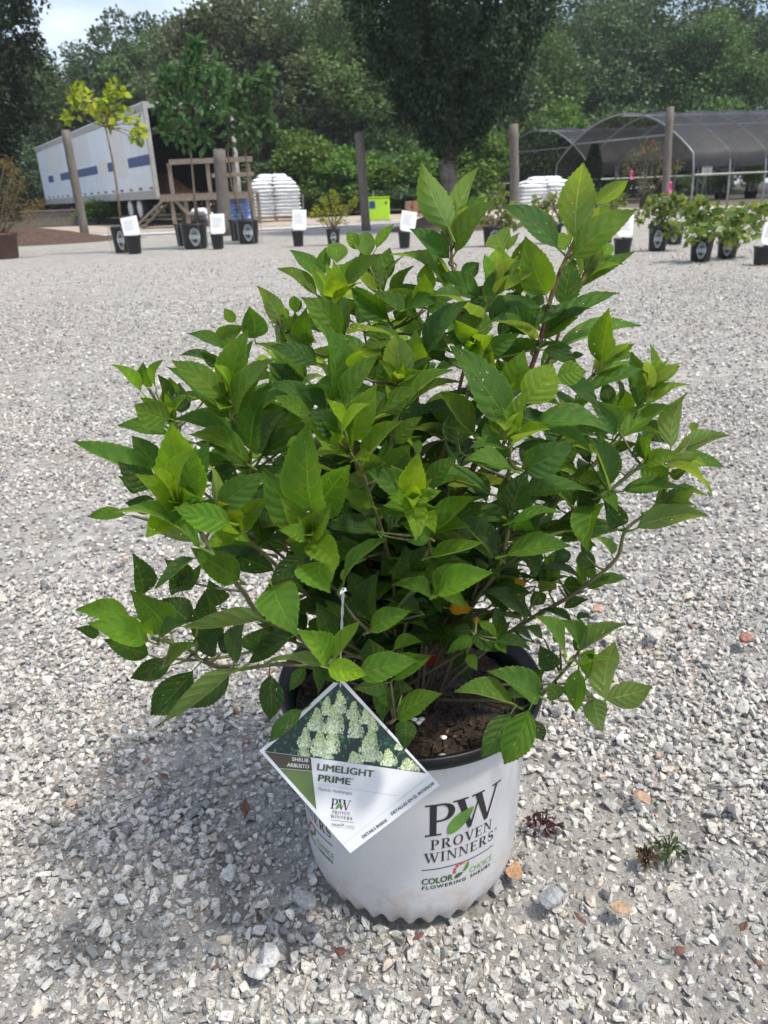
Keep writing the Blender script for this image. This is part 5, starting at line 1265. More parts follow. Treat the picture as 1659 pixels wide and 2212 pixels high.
# leaves: base x,y  tip x,y  apparent width, colour, distance in front of the pot axis (cm)   (u after the colour: underside shows)
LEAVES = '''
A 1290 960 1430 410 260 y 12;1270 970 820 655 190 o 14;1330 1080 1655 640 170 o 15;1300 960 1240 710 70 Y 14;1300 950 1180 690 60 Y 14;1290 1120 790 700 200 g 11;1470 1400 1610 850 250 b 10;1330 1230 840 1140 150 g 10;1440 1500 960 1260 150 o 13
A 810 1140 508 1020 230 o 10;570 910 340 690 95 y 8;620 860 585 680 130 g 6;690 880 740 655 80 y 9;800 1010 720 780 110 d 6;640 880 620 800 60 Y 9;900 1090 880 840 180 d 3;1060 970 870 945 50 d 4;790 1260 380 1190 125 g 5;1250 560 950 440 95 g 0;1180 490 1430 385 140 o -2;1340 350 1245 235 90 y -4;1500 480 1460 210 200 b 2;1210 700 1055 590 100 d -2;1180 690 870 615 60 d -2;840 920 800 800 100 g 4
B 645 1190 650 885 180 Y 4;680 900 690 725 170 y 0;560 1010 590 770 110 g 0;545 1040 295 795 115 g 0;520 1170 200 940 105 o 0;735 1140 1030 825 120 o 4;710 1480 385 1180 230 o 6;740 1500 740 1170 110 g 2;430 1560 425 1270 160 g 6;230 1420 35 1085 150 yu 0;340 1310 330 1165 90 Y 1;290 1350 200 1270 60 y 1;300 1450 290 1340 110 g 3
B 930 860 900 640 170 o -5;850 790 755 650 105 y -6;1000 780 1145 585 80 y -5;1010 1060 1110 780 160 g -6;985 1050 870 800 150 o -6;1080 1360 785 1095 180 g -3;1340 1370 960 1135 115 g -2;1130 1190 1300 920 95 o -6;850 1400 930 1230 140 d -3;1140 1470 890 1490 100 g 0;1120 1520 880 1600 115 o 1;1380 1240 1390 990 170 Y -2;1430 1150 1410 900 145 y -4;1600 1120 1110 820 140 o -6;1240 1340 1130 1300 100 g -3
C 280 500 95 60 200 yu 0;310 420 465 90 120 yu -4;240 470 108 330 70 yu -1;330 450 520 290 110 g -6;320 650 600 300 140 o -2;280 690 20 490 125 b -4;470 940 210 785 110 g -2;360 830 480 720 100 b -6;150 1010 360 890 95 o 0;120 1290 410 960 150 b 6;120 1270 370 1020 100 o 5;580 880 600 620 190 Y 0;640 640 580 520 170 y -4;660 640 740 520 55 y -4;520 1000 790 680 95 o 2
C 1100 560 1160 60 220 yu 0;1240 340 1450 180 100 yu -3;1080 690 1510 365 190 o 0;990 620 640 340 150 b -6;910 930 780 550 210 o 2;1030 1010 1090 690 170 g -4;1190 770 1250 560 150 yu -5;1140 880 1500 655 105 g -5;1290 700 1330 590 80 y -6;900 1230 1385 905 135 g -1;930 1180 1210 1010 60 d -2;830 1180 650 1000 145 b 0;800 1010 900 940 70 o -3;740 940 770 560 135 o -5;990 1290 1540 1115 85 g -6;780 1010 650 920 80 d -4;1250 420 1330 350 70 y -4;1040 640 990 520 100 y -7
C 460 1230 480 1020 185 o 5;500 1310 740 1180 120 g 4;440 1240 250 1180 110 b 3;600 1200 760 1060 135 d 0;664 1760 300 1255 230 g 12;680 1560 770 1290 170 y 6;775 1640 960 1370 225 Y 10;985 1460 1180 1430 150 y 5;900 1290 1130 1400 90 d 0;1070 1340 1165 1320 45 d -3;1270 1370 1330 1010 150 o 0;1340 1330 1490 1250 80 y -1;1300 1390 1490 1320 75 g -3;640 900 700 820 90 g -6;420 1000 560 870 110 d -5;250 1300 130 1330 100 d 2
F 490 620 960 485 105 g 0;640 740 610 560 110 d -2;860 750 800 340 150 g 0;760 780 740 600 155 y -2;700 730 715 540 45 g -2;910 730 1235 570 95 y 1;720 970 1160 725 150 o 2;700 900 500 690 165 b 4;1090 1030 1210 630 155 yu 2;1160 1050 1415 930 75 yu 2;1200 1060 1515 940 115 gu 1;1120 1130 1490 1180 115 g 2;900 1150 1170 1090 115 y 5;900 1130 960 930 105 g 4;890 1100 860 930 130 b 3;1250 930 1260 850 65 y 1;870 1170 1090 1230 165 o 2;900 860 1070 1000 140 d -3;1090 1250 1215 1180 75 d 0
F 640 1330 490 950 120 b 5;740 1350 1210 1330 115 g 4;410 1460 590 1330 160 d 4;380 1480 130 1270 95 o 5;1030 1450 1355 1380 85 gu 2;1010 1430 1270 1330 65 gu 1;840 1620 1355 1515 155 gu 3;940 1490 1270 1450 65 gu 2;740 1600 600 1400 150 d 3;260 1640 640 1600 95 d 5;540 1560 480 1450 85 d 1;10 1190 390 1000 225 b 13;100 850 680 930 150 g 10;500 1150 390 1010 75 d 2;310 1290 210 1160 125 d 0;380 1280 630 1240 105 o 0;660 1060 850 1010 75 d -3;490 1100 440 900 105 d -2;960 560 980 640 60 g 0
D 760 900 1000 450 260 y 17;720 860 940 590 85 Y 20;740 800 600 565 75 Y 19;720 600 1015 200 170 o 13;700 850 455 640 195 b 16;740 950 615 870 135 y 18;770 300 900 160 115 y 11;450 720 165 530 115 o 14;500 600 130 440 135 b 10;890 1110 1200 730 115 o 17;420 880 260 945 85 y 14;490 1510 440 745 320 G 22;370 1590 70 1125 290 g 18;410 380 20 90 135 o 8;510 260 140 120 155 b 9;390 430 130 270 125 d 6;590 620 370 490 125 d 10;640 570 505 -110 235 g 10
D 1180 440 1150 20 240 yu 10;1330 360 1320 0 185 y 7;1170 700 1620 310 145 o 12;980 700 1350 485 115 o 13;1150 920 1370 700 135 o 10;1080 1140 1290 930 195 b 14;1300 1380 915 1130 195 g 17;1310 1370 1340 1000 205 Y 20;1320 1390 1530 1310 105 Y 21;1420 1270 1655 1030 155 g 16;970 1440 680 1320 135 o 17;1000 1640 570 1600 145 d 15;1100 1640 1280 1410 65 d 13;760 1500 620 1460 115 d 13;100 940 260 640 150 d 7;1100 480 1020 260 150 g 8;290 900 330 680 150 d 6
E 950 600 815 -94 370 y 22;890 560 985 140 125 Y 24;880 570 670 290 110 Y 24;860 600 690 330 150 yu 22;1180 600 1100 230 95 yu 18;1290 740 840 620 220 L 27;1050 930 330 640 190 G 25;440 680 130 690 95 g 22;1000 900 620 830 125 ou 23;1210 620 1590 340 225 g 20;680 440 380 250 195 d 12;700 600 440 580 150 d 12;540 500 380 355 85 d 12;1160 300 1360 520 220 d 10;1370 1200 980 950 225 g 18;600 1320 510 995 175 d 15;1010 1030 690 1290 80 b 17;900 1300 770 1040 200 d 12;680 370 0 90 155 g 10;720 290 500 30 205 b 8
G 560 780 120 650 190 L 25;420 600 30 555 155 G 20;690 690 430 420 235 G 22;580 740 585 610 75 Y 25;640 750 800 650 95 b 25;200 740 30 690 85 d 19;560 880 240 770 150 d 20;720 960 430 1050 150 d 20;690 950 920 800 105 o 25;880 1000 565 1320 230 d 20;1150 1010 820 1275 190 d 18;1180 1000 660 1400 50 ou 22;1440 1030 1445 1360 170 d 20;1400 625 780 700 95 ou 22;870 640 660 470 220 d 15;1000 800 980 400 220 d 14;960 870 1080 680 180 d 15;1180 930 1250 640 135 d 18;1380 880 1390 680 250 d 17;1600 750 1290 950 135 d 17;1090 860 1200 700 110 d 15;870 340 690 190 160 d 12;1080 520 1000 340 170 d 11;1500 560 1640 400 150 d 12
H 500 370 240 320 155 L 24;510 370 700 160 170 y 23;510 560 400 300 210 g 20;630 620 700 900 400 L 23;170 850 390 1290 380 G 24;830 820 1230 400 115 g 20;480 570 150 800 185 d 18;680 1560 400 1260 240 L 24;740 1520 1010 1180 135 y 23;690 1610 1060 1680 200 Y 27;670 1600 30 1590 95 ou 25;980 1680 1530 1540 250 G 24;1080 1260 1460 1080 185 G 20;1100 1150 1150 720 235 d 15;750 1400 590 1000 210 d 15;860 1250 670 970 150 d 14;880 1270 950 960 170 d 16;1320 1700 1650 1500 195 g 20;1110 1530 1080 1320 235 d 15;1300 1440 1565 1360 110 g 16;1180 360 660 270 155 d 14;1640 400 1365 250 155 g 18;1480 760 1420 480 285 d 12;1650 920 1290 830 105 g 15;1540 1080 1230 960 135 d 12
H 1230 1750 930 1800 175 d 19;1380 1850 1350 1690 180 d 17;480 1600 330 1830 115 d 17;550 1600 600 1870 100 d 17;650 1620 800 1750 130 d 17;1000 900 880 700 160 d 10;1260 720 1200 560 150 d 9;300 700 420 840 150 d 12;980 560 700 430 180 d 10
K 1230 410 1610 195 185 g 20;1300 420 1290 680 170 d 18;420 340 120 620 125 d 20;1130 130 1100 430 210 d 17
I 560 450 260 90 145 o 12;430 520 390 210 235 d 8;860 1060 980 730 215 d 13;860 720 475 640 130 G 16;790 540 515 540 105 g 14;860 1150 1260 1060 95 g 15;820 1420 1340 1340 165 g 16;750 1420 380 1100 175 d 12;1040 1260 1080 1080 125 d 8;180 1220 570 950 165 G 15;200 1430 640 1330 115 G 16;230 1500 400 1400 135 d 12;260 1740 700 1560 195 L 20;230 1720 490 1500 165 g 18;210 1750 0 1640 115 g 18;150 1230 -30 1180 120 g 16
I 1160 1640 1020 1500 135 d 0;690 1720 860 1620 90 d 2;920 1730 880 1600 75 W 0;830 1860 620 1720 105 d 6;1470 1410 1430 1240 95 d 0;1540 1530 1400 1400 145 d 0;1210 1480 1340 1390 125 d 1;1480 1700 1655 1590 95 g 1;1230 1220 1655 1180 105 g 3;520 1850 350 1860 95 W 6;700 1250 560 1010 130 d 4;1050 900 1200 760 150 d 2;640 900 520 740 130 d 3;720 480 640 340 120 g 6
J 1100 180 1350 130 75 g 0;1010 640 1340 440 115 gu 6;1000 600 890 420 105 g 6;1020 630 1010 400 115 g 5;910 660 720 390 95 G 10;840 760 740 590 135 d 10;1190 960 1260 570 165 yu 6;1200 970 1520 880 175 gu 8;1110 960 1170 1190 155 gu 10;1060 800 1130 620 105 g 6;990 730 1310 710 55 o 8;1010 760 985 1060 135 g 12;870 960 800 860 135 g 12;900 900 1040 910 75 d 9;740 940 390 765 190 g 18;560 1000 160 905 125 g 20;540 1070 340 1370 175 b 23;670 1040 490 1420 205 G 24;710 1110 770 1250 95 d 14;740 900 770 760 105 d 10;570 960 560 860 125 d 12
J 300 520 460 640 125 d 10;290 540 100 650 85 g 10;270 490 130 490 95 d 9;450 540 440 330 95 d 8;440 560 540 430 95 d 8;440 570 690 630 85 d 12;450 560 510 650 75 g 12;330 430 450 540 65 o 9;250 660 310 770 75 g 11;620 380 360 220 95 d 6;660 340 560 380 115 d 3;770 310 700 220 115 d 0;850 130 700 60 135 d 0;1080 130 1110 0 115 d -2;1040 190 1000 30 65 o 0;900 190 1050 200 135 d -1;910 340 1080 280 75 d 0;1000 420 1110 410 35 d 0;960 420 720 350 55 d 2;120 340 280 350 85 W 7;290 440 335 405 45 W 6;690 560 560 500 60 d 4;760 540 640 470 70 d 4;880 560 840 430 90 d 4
'''
STEMS = [ # (crop points), depth cm at tip, thickness mm, red tint at tip, optional elbow before the base
    ('A 1290 980 1340 1190 1450 1500;E 1490 400 1580 640', 12, 2.3, .3), ('A 812 1150 860 1330 980 1650', 8, 1.9, .2), ('E 905 600 1060 820 1160 980 1400 1300 1655 1570', 24, 2.7, .0),
    ('G 590 760 830 830 960 930 1180 990 1655 950', 24, 2.2, .0), ('G 690 900 880 920 1100 900 1350 850 1600 780', 18, 1.9, .2), ('D 770 990 880 1160 970 1440 1050 1655;H 1240 520 1300 780', 17, 2.5, .1),
    ('B 650 1190 655 1400 700 1640', 3, 2.0, .4), ('B 1015 1090 1060 1250 1100 1380 1150 1480;D 1200 450', -5, 2.2, .8), ('C 290 505 300 740 345 960 362 1170 380 1400', -4, 2.4, 1.0),
    ('C 1112 555 1000 790 930 1000 870 1250 800 1450 740 1640;I 700 400', -2, 3.4, .9), ('C 1180 770 1130 880 1030 1080 970 1260 880 1450', -5, 2.3, .8), ('C 1272 1380 1200 1480 1120 1620;F 400 720 300 940 180 1120', -1, 2.2, .6),
    ('F 1110 1130 880 1170 640 1350 390 1490 200 1640', 5, 2.6, .1), ('F 1040 1440 940 1500 760 1640;J 1270 0 1050 190 900 290 720 390 560 490', 1, 2.6, .3), ('F 730 920 500 1190 330 1340 170 1460', -2, 2.4, .3),
    ('I 845 440 840 700 830 870 840 1180 780 1420 720 1580 560 1800', 13, 2.6, .1), ('I 80 1030 160 1220 200 1430 215 1600 215 1780', 18, 2.4, .0), ('J 1010 650 930 750 830 860 740 950 620 1030 480 985', 9, 2.2, .0),
    ('J 1110 965 1060 900 960 860 830 862', 10, 1.8, .0), ('B 235 1425 250 1560', 1, 1.7, .3), ('C 580 880 520 1020 480 1230 440 1400', 1, 1.9, .3), ('C 455 1240 440 1330', 5, 1.8, .3), ('D 1180 450 1160 720 1120 960', 10, 2.0, .2),
    ('E 1360 780 1420 870 1640 1060', 19, 2.2, .2), ('H 690 1590 760 1500 900 1400', 24, 2.0, .0), ('H 510 370 560 540 610 640 700 820', 23, 2.2, .0), ('J 780 180 700 290 650 400 560 490', 1, 2.0, .3), ('J 720 110 560 220 400 330 280 420', -1, 1.6, .3),
    ('J 400 330 480 250 700 215', 0, 1.3, .3), ('D 1310 1385 1340 1480 1410 1655', 20, 2.0, .0), ('F 960 560 860 760 720 980 600 1100', 0, 1.9, .3), ('H 1080 1270 1180 1230', 20, 1.7, .0), ('K 1220 410 1130 460', 20, 1.6, .0), ('J 300 530 210 640', 10, 1.6, .2)]

def crop_pt(c, x, y): a = CROP[c]; return a[0] + a[2] * x, a[1] + a[2] * y
shrub = empty('hydrangea_shrub', (POT_C.x, POT_C.y, POT_H - .04))
tag(shrub, 'leafy green hydrangea shrub with insect bitten leaves growing in the white pot', 'shrub')
SB = shrub.location.copy()
hr = random.Random(19)
def catmull(pts, per=5):
    out = []; n = len(pts)
    for i in range(n - 1):
        p0, p1, p2, p3 = pts[max(0, i - 1)], pts[i], pts[i + 1], pts[min(n - 1, i + 2)]
        for k in range(per):
            t = k / per; out.append(.5 * ((2 * p1) + (p2 - p0) * t + (2 * p0 - 5 * p1 + 4 * p2 - p3) * t * t + (3 * p1 - p0 - 3 * p2 + p3) * t ** 3))
    out.append(pts[-1]); return out
def stem_mat():
    m, nt, b = new_mat('hydrangea_stem')
    a = N(nt, 'ShaderNodeAttribute', attribute_name='tone'); t = N(nt, 'ShaderNodeTexCoord'); n1 = noise_n(nt, t.outputs['Object'], 90, 4, .6)
    s = N(nt, 'ShaderNodeSeparateColor'); nt.links.new(a.outputs['Color'], s.inputs['Color'])
    c = mixc(nt, s.outputs['Red'], (.075, .060, .036), (.17, .22, .065)); c = mixc(nt, s.outputs['Green'], c, (.23, .075, .06))
    c = mixc(nt, math_n(nt, 'MULTIPLY', smooth_n(nt, n1.outputs['Fac'], .45, .7), .35), c, (.05, .035, .025))
    nt.links.new(c, b.inputs['Base Color']); b.inputs['Roughness'].default_value = .55; return m
M_STEM = stem_mat()
STEM_PTS = []   # (point, thickness, stem index, progress)
def add_stem(pts, r_tip, r_base, red, name='stem', node=.045):
    """pts run tip -> base; nodes swell a little"""
    pts = catmull(pts, 5); n = len(pts); L = [0]
    for i in range(1, n): L.append(L[-1] + (pts[i] - pts[i - 1]).length)
    rad = []
    for i in range(n):
        t = L[i] / L[-1]; k = 1 + .22 * max(0, math.cos(2 * math.pi * L[i] / node)) ** 8
        rad.append((r_tip + (r_base - r_tip) * t ** .7) * k)
    mb = MB(); mb.tube([p - SB for p in pts], rad, 7)
    o = mb.build(name, M_STEM, shrub, True); me = o.data
    tone = np.zeros((len(me.vertices), 4), np.float32)
    for i in range(n):
        t = L[i] / L[-1]; tone[i * 7:(i + 1) * 7] = (max(0, 1 - t * 1.25), red * max(0, 1 - abs(t - .2) * 1.5), 0, 1)
    at_ = me.attributes.new('tone', 'FLOAT_COLOR', 'POINT'); at_.data.foreach_set('color', tone.ravel())
    return pts, L
STEM_PATHS = []
for si, (spec, d, th, red) in enumerate(STEMS):
    pp = []
    for seg in spec.split(';'):
        c, *xy = seg.split(); xy = list(map(float, xy)); pp += [crop_pt(c, xy[i], xy[i + 1]) for i in range(0, len(xy), 2)]
    base = Vector((POT_C.x + hr.uniform(-.032, .032), Y0 + hr.uniform(-.03, .03), POT_H - .038))
    n = len(pp); last = at(*pp[-1], Y0)
    hgt = max(.02, last.z - base.z); lat = abs(last.x - base.x)
    keep = min(.85, .12 + (hgt + lat) * 1.05)           # how much of the forward lean is left at the last given point
    pts = []
    for i, q in enumerate(pp):
        t = i / max(1, n - 1); dd = d * .01 * (1 - (1 - keep) * t); pts.append(at(*q, Y0 - dd))
    e = pts[-1]; mid = e.lerp(base, .55) + Vector(((base.x - e.x) * .12, (base.y - e.y) * .10, -.0))
    pts += [mid, base]
    P_, L_ = add_stem(pts, th * .00055, th * .00105, red); STEM_PATHS.append((P_, L_))
    for i, p in enumerate(P_): STEM_PTS.append(p)

# ---- leaf meshes (shared)
def leaf_mesh(seed, bow, fold, wav, ser=True):
    r = random.Random(seed); twist = r.uniform(-.7, .7); side = r.uniform(-.05, .05); nu, vs_ = 26, (-1, -.55, 0, .55, 1); v = []; uv = []; f = []
    for i in range(nu + 1):
        u = i / nu
        w = float(np.interp(u, (0, .05, .13, .25, .38, .52, .66, .78, .88, .95, 1), (.012, .085, .175, .240, .262, .248, .200, .138, .072, .028, .0)))
        for j, s in enumerate(vs_):
            ww = w * (1 + (.030 * (1 if i % 2 else -1) if ser and abs(s) == 1 and 0 < i < nu else 0) + r.uniform(-.03, .03) * (abs(s) == 1))
            x = u + (.012 if ser and abs(s) == 1 and i % 2 else 0)
            z = bow * 4 * u * (1 - u) + fold * abs(s) ** 1.2 * w * 1.6 + wav * math.sin(u * 11 + (2 if s > 0 else 0) + seed) * abs(s) ** 2 * .6 - .035 * max(0, u - .75) / .25 * (1 if bow > 0 else -1)
            yy = s * ww; tw = twist * (u - .3); yy, z = yy * math.cos(tw) - (z - bow * 4 * u * (1 - u)) * math.sin(tw), bow * 4 * u * (1 - u) + yy * math.sin(tw) + (z - bow * 4 * u * (1 - u)) * math.cos(tw)
            yy += side * math.sin(math.pi * u)
            v.append((x, yy, z)); uv.append((u, (s + 1) / 2))
    for i in range(nu):
        for j in range(4):
            q = i * 5 + j; f.append((q, q + 5, q + 6, q + 1))
    b = len(v)
    for k, x in enumerate((-.20, -.10, .02)): # petiole
        for a in range(4):
            w = a * math.pi / 2 + .785; rr = .018 * (1.1 - .2 * k); v.append((x, rr * math.cos(w), rr * math.sin(w) - .012 - .03 * (2 - k) * .5)); uv.append((.5, .5))
    for k in range(2):
        for a in range(4): f.append((b + k * 4 + a, b + k * 4 + (a + 1) % 4, b + k * 4 + 4 + (a + 1) % 4, b + k * 4 + 4 + a))
    me = mesh_data('leaf', v, f, M_LEAF, True)
    l = me.uv_layers.new(name='UVMap')
    vi = np.empty(len(me.loops), np.int32); me.loops.foreach_get('vertex_index', vi); l.data.foreach_set('uv', np.array(uv, np.float32)[vi].ravel())
    return me
LM = [leaf_mesh(i, (.05, .07, .02, .09, -.02, .06, .03, .11)[i % 8], (.30, .22, .40, .15, .34, .10, .25, .28)[i % 8], (.010, .022, .008, .03, .012, .02)[i % 6]) for i in range(16)]
LMV = []
for me in LM:
    a = np.empty(len(me.vertices) * 3, np.float32); me.vertices.foreach_get('co', a)
    LMV.append((a.reshape(-1, 3), [tuple(p.vertices) for p in me.polygons], None))
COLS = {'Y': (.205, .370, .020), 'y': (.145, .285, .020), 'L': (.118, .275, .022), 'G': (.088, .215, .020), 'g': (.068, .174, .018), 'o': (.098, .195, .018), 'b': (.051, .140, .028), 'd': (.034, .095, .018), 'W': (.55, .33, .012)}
LEAF_T = []   # (matrix, mesh index, colour, centre, apparent area)
def place_leaf(b3, t3, wa, under, colr, roll_extra=0.0, wtrue=None):
    ax = t3 - b3; La = ax.length; mid = (b3 + t3) * .5; vc = (CAM - mid).normalized()
    L = La; W = wa; roll = 0.0
    if wa / La > .62:                       # foreshortened along its length
        L = min(wa / .56, 1.75 * La); off = math.sqrt(max(0, L * L - La * La))
        tip_low = t3.z < b3.z + .2 * La
        sgn = 1 if (tip_low != under) else -1
        t3 = t3 + vc * off * sgn * .9; ax = t3 - b3; L = ax.length
    elif wa / La < .46:
        W = max(wa, .44 * La); roll = min(1.25, math.acos(min(1, wa / W)))
    x = ax.normalized(); n0 = (vc - x * vc.dot(x)).normalized()
    if under: n0 = -n0
    best = None
    for s in (1, -1):
        nn = Matrix.Rotation(roll * s + roll_extra, 3, x) @ n0
        if best is None or nn.z > best.z: best = nn
    z = best; y = z.cross(x)
    W *= 1.02; m = Matrix((x * L, y * (W / .5), z * L)).transposed().to_4x4(); m.translation = b3 - SB
    k = hr.randrange(len(LM)); j = hr.uniform(.86, 1.14); c = tuple(q * j * hr.uniform(.95, 1.05) for q in colr)
    LEAF_T.append((m, k, c, mid, L * W)); return m
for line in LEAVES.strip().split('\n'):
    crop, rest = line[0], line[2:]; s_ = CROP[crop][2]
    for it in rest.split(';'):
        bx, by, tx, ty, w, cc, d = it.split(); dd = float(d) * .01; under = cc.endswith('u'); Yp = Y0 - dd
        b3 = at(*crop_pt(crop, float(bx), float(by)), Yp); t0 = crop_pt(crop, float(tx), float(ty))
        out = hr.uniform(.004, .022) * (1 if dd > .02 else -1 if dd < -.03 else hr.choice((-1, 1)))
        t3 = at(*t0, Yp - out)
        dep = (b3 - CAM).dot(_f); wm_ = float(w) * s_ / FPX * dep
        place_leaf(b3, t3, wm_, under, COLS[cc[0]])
NT = len(LEAF_T)
# ---- twigs that join each transcribed leaf to its stem
SPA = np.array([p[:] for p in STEM_PTS])
twn = 0
for m, k, c, mid, a in LEAF_T[:NT]:
    pb_ = (m @ Vector((-.20, 0, -.04))) + SB; d = np.linalg.norm(SPA - np.array(pb_[:]), axis=1) + 1.2 * np.clip(SPA[:, 2] - pb_.z + .005, 0, None)
    q = Vector(SPA[int(d.argmin())]); g_ = (q - pb_).length
    if .006 < g_ < .05:
        e = q.lerp(pb_, .5) + Vector((0, 0, -.12 * g_ * hr.uniform(0, 1)))
        mb = MB(); mb.tube([pb_ - SB, e - SB, q - SB], [.0009, .0012, .0015], 5); o = mb.build('twig', M_STEM, shrub, True)
        tone = np.tile(np.array([.55 if g_ < .03 else .15, 0, 0, 1], np.float32), (len(o.data.vertices), 1)); at_ = o.data.attributes.new('tone', 'FLOAT_COLOR', 'POINT'); at_.data.foreach_set('color', tone.ravel()); twn += 1
# ---- more stems and leaves filling the inside and the far side
SIL = [(420, 800), (560, 650), (700, 600), (850, 620), (1000, 560), (1180, 560), (1250, 760), (1320, 950), (1360, 1060), (1300, 1160), (1200, 1240), (1080, 1330), (960, 1400), (800, 1420), (640, 1400), (480, 1370), (380, 1250), (330, 1060), (340, 900)]
fill = []
def leaf_pair(p, tdir_, size, az, col):
    for s in (0, math.pi):
        h = Vector((math.cos(az + s), math.sin(az + s), hr.uniform(-.15, .55))).normalized()
        x = h; nz2 = Vector((0, 0, 1)); z = (nz2 - x * nz2.dot(x)).normalized(); z = Matrix.Rotation(hr.uniform(-.6, .6), 3, x) @ z; y = z.cross(x)
        L = size * hr.uniform(.75, 1.15); b3 = p + x * .2 * L
        px, py, dz = to_px(b3 + x * L * .9)
        if not inside(px, py, SIL) or b3.y < Y0 - .10: continue
        m = Matrix((x * L, y * (L * hr.uniform(.68, .92)), z * L)).transposed().to_4x4(); m.translation = b3 - SB
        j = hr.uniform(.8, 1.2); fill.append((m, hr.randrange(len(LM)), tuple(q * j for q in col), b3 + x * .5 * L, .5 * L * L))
for P_, L_ in STEM_PATHS:
    nx_ = .035; az = hr.uniform(0, 3.14)
    for i in range(2, len(P_) - 2):
        if L_[i] < nx_: continue
        nx_ = L_[i] + hr.uniform(.026, .040); t = L_[i] / L_[-1]; az += math.pi / 2
        if t > .82: continue
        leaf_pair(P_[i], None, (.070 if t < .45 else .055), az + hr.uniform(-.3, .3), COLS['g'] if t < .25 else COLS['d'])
for k in range(26): # back and inner stems
    for tr_ in range(60):
        a = hr.uniform(-.3, math.pi + .3); rr = hr.uniform(.05, .30); z = hr.uniform(.36, .74) - .35 * max(0, rr - .18)
        tip = Vector((POT_C.x + rr * math.cos(a), Y0 + .9 * rr * math.sin(a), z))
        if inside(*to_px(tip)[:2], SIL): break
    else: continue
    base = Vector((POT_C.x + hr.uniform(-.035, .035), Y0 + hr.uniform(-.02, .035), POT_H - .038))
    m1 = base.lerp(tip, .5) + Vector((0, 0, .05)) - Vector((tip.x - base.x, tip.y - base.y, 0)) * .12
    P_, L_ = add_stem([tip, tip.lerp(m1, .5) + Vector((0, 0, .006)), m1, base.lerp(m1, .4), base], .0011, .0022, hr.uniform(.2, .8))
    nx_ = 0; az = hr.uniform(0, 3.14)
    for i in range(len(P_) - 1):
        if L_[i] < nx_: continue
        nx_ = L_[i] + hr.uniform(.026, .038); az += math.pi / 2; t = L_[i] / L_[-1]
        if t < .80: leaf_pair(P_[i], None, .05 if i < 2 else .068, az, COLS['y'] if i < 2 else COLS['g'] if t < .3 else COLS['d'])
for m, k, c, mid, a in LEAF_T[:NT]:   # a shaded leaf a little behind each upper leaf
    px, py, dz = to_px(mid)
    if py > 1330 or px > 1320 or px < 280 or py < 600 or hr.random() < .12: continue
    x = (m.to_3x3() @ Vector((1, 0, 0))); L = x.length * (hr.uniform(.75, .95) if py < 1150 else hr.uniform(.5, .75)); x.normalize(); z = (m.to_3x3() @ Vector((0, 0, 1))).normalized()
    R_ = Matrix.Rotation(hr.uniform(-.9, .9), 3, z) @ Matrix.Rotation(hr.uniform(-.6, .6), 3, x); x = R_ @ x; z = R_ @ z; y = z.cross(x)
    b3 = m.translation + SB + (mid - CAM).normalized() * hr.uniform(.012, .03)
    if not inside(*to_px(b3 + x * L * .9)[:2], SIL): continue
    mm = Matrix((x * L, y * L * hr.uniform(.7, .95), z * L)).transposed().to_4x4(); mm.translation = b3 - SB
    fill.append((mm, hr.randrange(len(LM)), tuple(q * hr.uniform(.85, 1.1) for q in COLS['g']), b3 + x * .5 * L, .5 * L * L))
young = []
for P_, L_ in STEM_PATHS:              # young leaf pairs standing round each shoot tip
    if to_px(P_[0])[1] > 1290: continue
    t_ = (P_[0] - P_[min(4, len(P_) - 1)]).normalized(); az = hr.uniform(0, 3.14)
    e1 = t_.orthogonal().normalized(); e2 = t_.cross(e1)
    for kk, (L, spl, cc) in enumerate(((.044, .75, 'y'), (.036, .5, 'y'), (.026, .3, 'Y'))):
        az += math.pi / 2
        for s in (0, math.pi):
            o_ = e1 * math.cos(az + s) + e2 * math.sin(az + s); x = (t_ * math.cos(spl) + o_ * math.sin(spl)).normalized(); z = (t_ - x * t_.dot(x)).normalized() if spl > .1 else -o_; y = z.cross(x)
            Lk = L * hr.uniform(.8, 1.15); mm = Matrix((x * Lk, y * Lk * hr.uniform(.7, .9), z * Lk)).transposed().to_4x4(); mm.translation = P_[0] - t_ * .006 * (2 - kk) + x * .1 * Lk - SB
            young.append((mm, hr.randrange(len(LM)), tuple(q * hr.uniform(.85, 1.1) for q in COLS[cc]), P_[0], .4 * Lk * Lk))
fill.sort(key=lambda e: (e[3] - CAM).length)
LEAF_T.sort(key=lambda e: -e[4] / (e[3] - CAM).length ** 2); single = LEAF_T[:300]; rest = LEAF_T[300:] + young + fill
for m, k, c, mid, a in single:
    o = inst('leaf', LM[k], shrub); o.matrix_local = m; o.color = (*c, 1)
# joined inner foliage
V, Fq, U, C4 = [], [], [], []; b = 0
UVS = []
for me in LM:
    vi = np.empty(len(me.loops), np.int32); me.loops.foreach_get('vertex_index', vi); uvv = np.empty(len(me.loops) * 2, np.float32); me.uv_layers[0].data.foreach_get('uv', uvv); UVS.append(uvv.reshape(-1, 2))
for m, k, c, mid, a in rest:
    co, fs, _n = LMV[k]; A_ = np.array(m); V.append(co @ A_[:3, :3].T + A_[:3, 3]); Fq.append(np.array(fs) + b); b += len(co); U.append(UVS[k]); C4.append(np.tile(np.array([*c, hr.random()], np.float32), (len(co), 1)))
me = big_mesh('inner_foliage', np.concatenate(V), np.concatenate(Fq), M_LEAF_S, np.concatenate(C4))
l = me.uv_layers.new(name='UVMap'); l.data.foreach_set('uv', np.concatenate(U).astype(np.float32).ravel()); me.polygons.foreach_set('use_smooth', [True] * len(me.polygons))
o = inst('inner_foliage', me, shrub); o['kind'] = 'stuff'
print('LEAVES', NT, 'fill', len(fill), 'stuff', len(rest), 'twigs', twn)

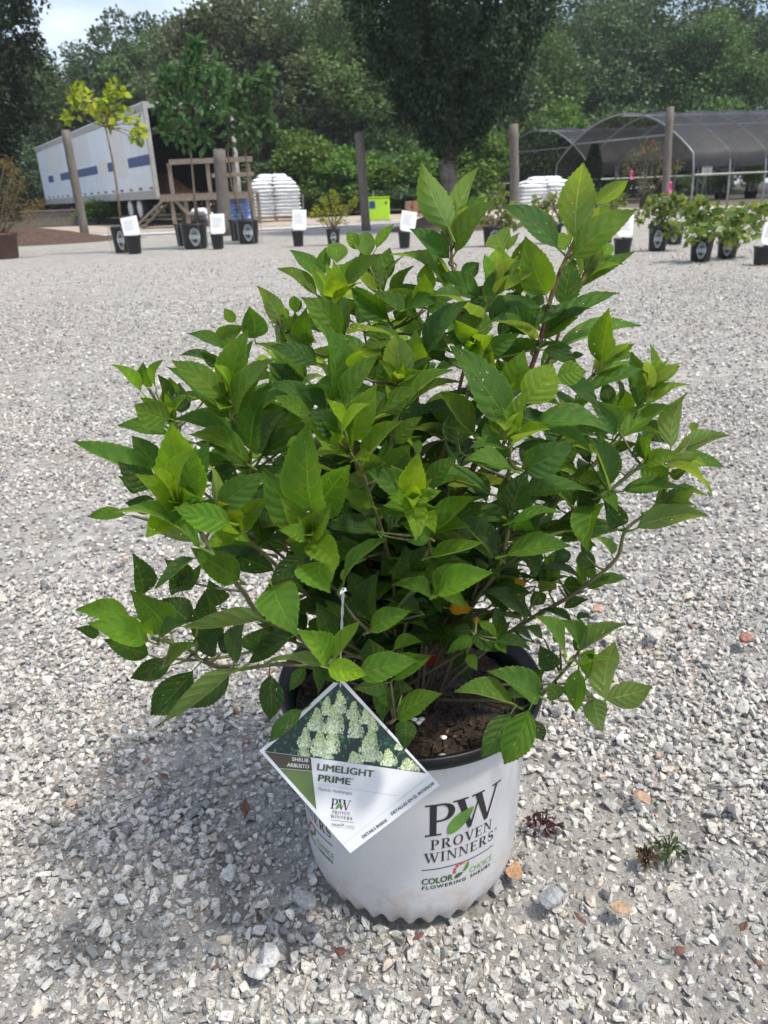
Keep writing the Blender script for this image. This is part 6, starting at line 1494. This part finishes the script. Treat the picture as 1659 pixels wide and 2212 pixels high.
# ------------------------------------------------------------------ odd stones, scraps and weeds lying on the gravel
def lone_stone(px, py, wpx, col, label, seed, name='stone', cat='stone', flat=.7):
    g = at_ground(px, py); dep = (g - CAM).dot(_f); s = wpx / FPX * dep * .5
    v, f = rock_variant(26, 900 + seed); V_ = v * np.array([s * 1.05, s * .95, s * flat * 1.1])
    m = simple('stone_' + str(seed), col, .85, .3, 160, .5, 300); o = mobj(name, V_, f.tolist(), m); o.location = (g.x, g.y, s * flat * .55 + .010); o.rotation_euler = (0, 0, seed)
    tag(o, label, cat); return o
lone_stone(1112, 1900, 46, (.42, .25, .14), 'orange brown stone on the gravel right of the pot foot', 1)
lone_stone(1385, 1738, 40, (.45, .30, .20), 'pinkish tan stone on the gravel right of the pot', 2)
lone_stone(1340, 1975, 50, (.40, .29, .19), 'flat tan stone on the gravel at the lower right', 3, flat=.4)
lone_stone(1415, 1385, 46, (.50, .46, .42), 'large pale round stone right of the lowest right branch', 4)
lone_stone(585, 2085, 60, (.55, .54, .52), 'large white stone near the bottom left of the pot', 5)
lone_stone(560, 2115, 52, (.50, .49, .47), 'white grey stone touching the large white stone below the pot', 6)
lone_stone(1190, 1958, 66, (.30, .31, .32), 'dark grey streaked stone right of the pot foot', 7)
lone_stone(500, 1905, 44, (.52, .52, .51), 'pale stone left of the pot foot', 8)
lone_stone(660, 1965, 60, (.26, .27, .28), 'dark grey stone touching the pot foot at the left', 9)
lone_stone(1610, 1395, 40, (.33, .16, .12), 'dull red stone at the right edge of the gravel', 10)
lone_stone(1290, 1330, 34, (.46, .29, .19), 'tan orange stone behind the lower right leaves', 11)
lone_stone(735, 2070, 28, (.16, .065, .045), 'small dark red stone below the pot, left of centre', 12)
lone_stone(1465, 2070, 28, (.17, .08, .06), 'small dark red stone at the lower right', 13)
def scrap(px, py, wpx, col, label, seed, name, cat):
    g = at_ground(px, py); s = wpx / FPX * (g - CAM).dot(_f) * .5; r = random.Random(seed); n = 10; v = []
    for ring_i, k in ((0, 1.0), (1, .45)):
        for j in range(n):
            w = 2 * math.pi * j / n; rr = s * k * r.uniform(.7, 1.1) * (1.5 if j in (0, 5) else .85); v.append((rr * math.cos(w), rr * .6 * math.sin(w), (r.uniform(.0, .5) if ring_i == 0 else .1) * s))
    v.append((0, 0, .12 * s)); f = [(j, (j + 1) % n, n + (j + 1) % n, n + j) for j in range(n)] + [(n + j, n + (j + 1) % n, 2 * n) for j in range(n)]
    o = mobj(name, v, f, simple('scrap_' + str(seed), col, .8, .35, 120), None, True); o.location = (g.x, g.y, .020); o.rotation_euler = (.1, -.1, seed * 1.7); sm = o.modifiers.new('thickness', 'SOLIDIFY'); sm.thickness = .0012
    tag(o, label, cat); return o
scrap(533, 1772, 40, (.15, .075, .04), 'curled brown dead leaf on the shaded gravel left of the pot', 1, 'dead_leaf', 'dead leaf')
scrap(745, 1935, 34, (.17, .07, .05), 'reddish bark chip lying against the pot foot', 2, 'bark_chip', 'bark chip')
scrap(565, 2010, 26, (.10, .05, .035), 'small dark bark chip below left of the pot', 3, 'bark_chip', 'bark chip')
scrap(905, 2050, 24, (.14, .06, .04), 'small reddish chip on the gravel right below the pot', 4, 'bark_chip', 'bark chip')
scrap(1250, 2012, 24, (.12, .06, .04), 'small brown chip on the gravel right of the pot', 5, 'bark_chip', 'bark chip')
scrap(1600, 2030, 26, (.12, .06, .04), 'small dark chip near the right edge', 6, 'bark_chip', 'bark chip')
scrap(360, 1700, 26, (.14, .08, .05), 'small brown chip on the gravel at the left', 7, 'bark_chip', 'bark chip')
for sd, px, py, wpx, c, label in ((1, 1172, 1788, 62, (.10, .035, .035), 'small dark red weed on the gravel right of the pot'), (2, 1445, 1842, 70, (.085, .12, .045), 'small green weed spreading on the gravel at the right'), (3, 1395, 1860, 34, (.13, .09, .05), 'tiny brown weed left of the green weed')):
    g = at_ground(px, py); s = wpx / FPX * (g - CAM).dot(_f) * .5; r = np.random.default_rng(sd); n = 46; a = r.uniform(0, 6.28, n); rr = s * np.sqrt(r.uniform(0, 1, n))
    P_ = np.stack([rr * np.cos(a), rr * np.sin(a) * .9, .006 + r.uniform(0, .008, n)], 1); o = empty('gravel_weed', (g.x, g.y, 0)); m = tree_leaf_mat('weed_leaf_' + str(sd), tuple(q * .6 for q in c), c, .2, 60)
    inst('leaves', leafy('leaves', m, sd, P_, .011, .5, np.stack([np.cos(a), np.sin(a), .2 + 0 * a], 1)), o); mb = MB()
    for k in range(9): mb.tube([(0, 0, .005), (s * .5 * math.cos(k * .7), s * .5 * math.sin(k * .7), .018), (s * .9 * math.cos(k * .7), s * .9 * math.sin(k * .7), .010)], [.0012, .001, .0006], 4)
    mb.build('stem', m, o); tag(o, label, 'weed')

# ------------------------------------------------------------------ humid summer air
def haze(density):
    m = bpy.data.materials.new('humid_air'); m.use_nodes = True; nt = m.node_tree; nt.nodes.clear()
    o_ = nt.nodes.new('ShaderNodeOutputMaterial'); v = nt.nodes.new('ShaderNodeVolumePrincipled')
    v.inputs['Color'].default_value = (.86, .90, .95, 1); v.inputs['Density'].default_value = density; v.inputs['Anisotropy'].default_value = .1
    nt.links.new(v.outputs['Volume'], o_.inputs['Volume'])
    o = MB().box((0, 60, 13.0), (330, 200, 28.0)).build('haze', m); tag(o, 'thin pale summer haze filling the air of the yard', 'haze', kind='stuff'); return o
haze(.0008)
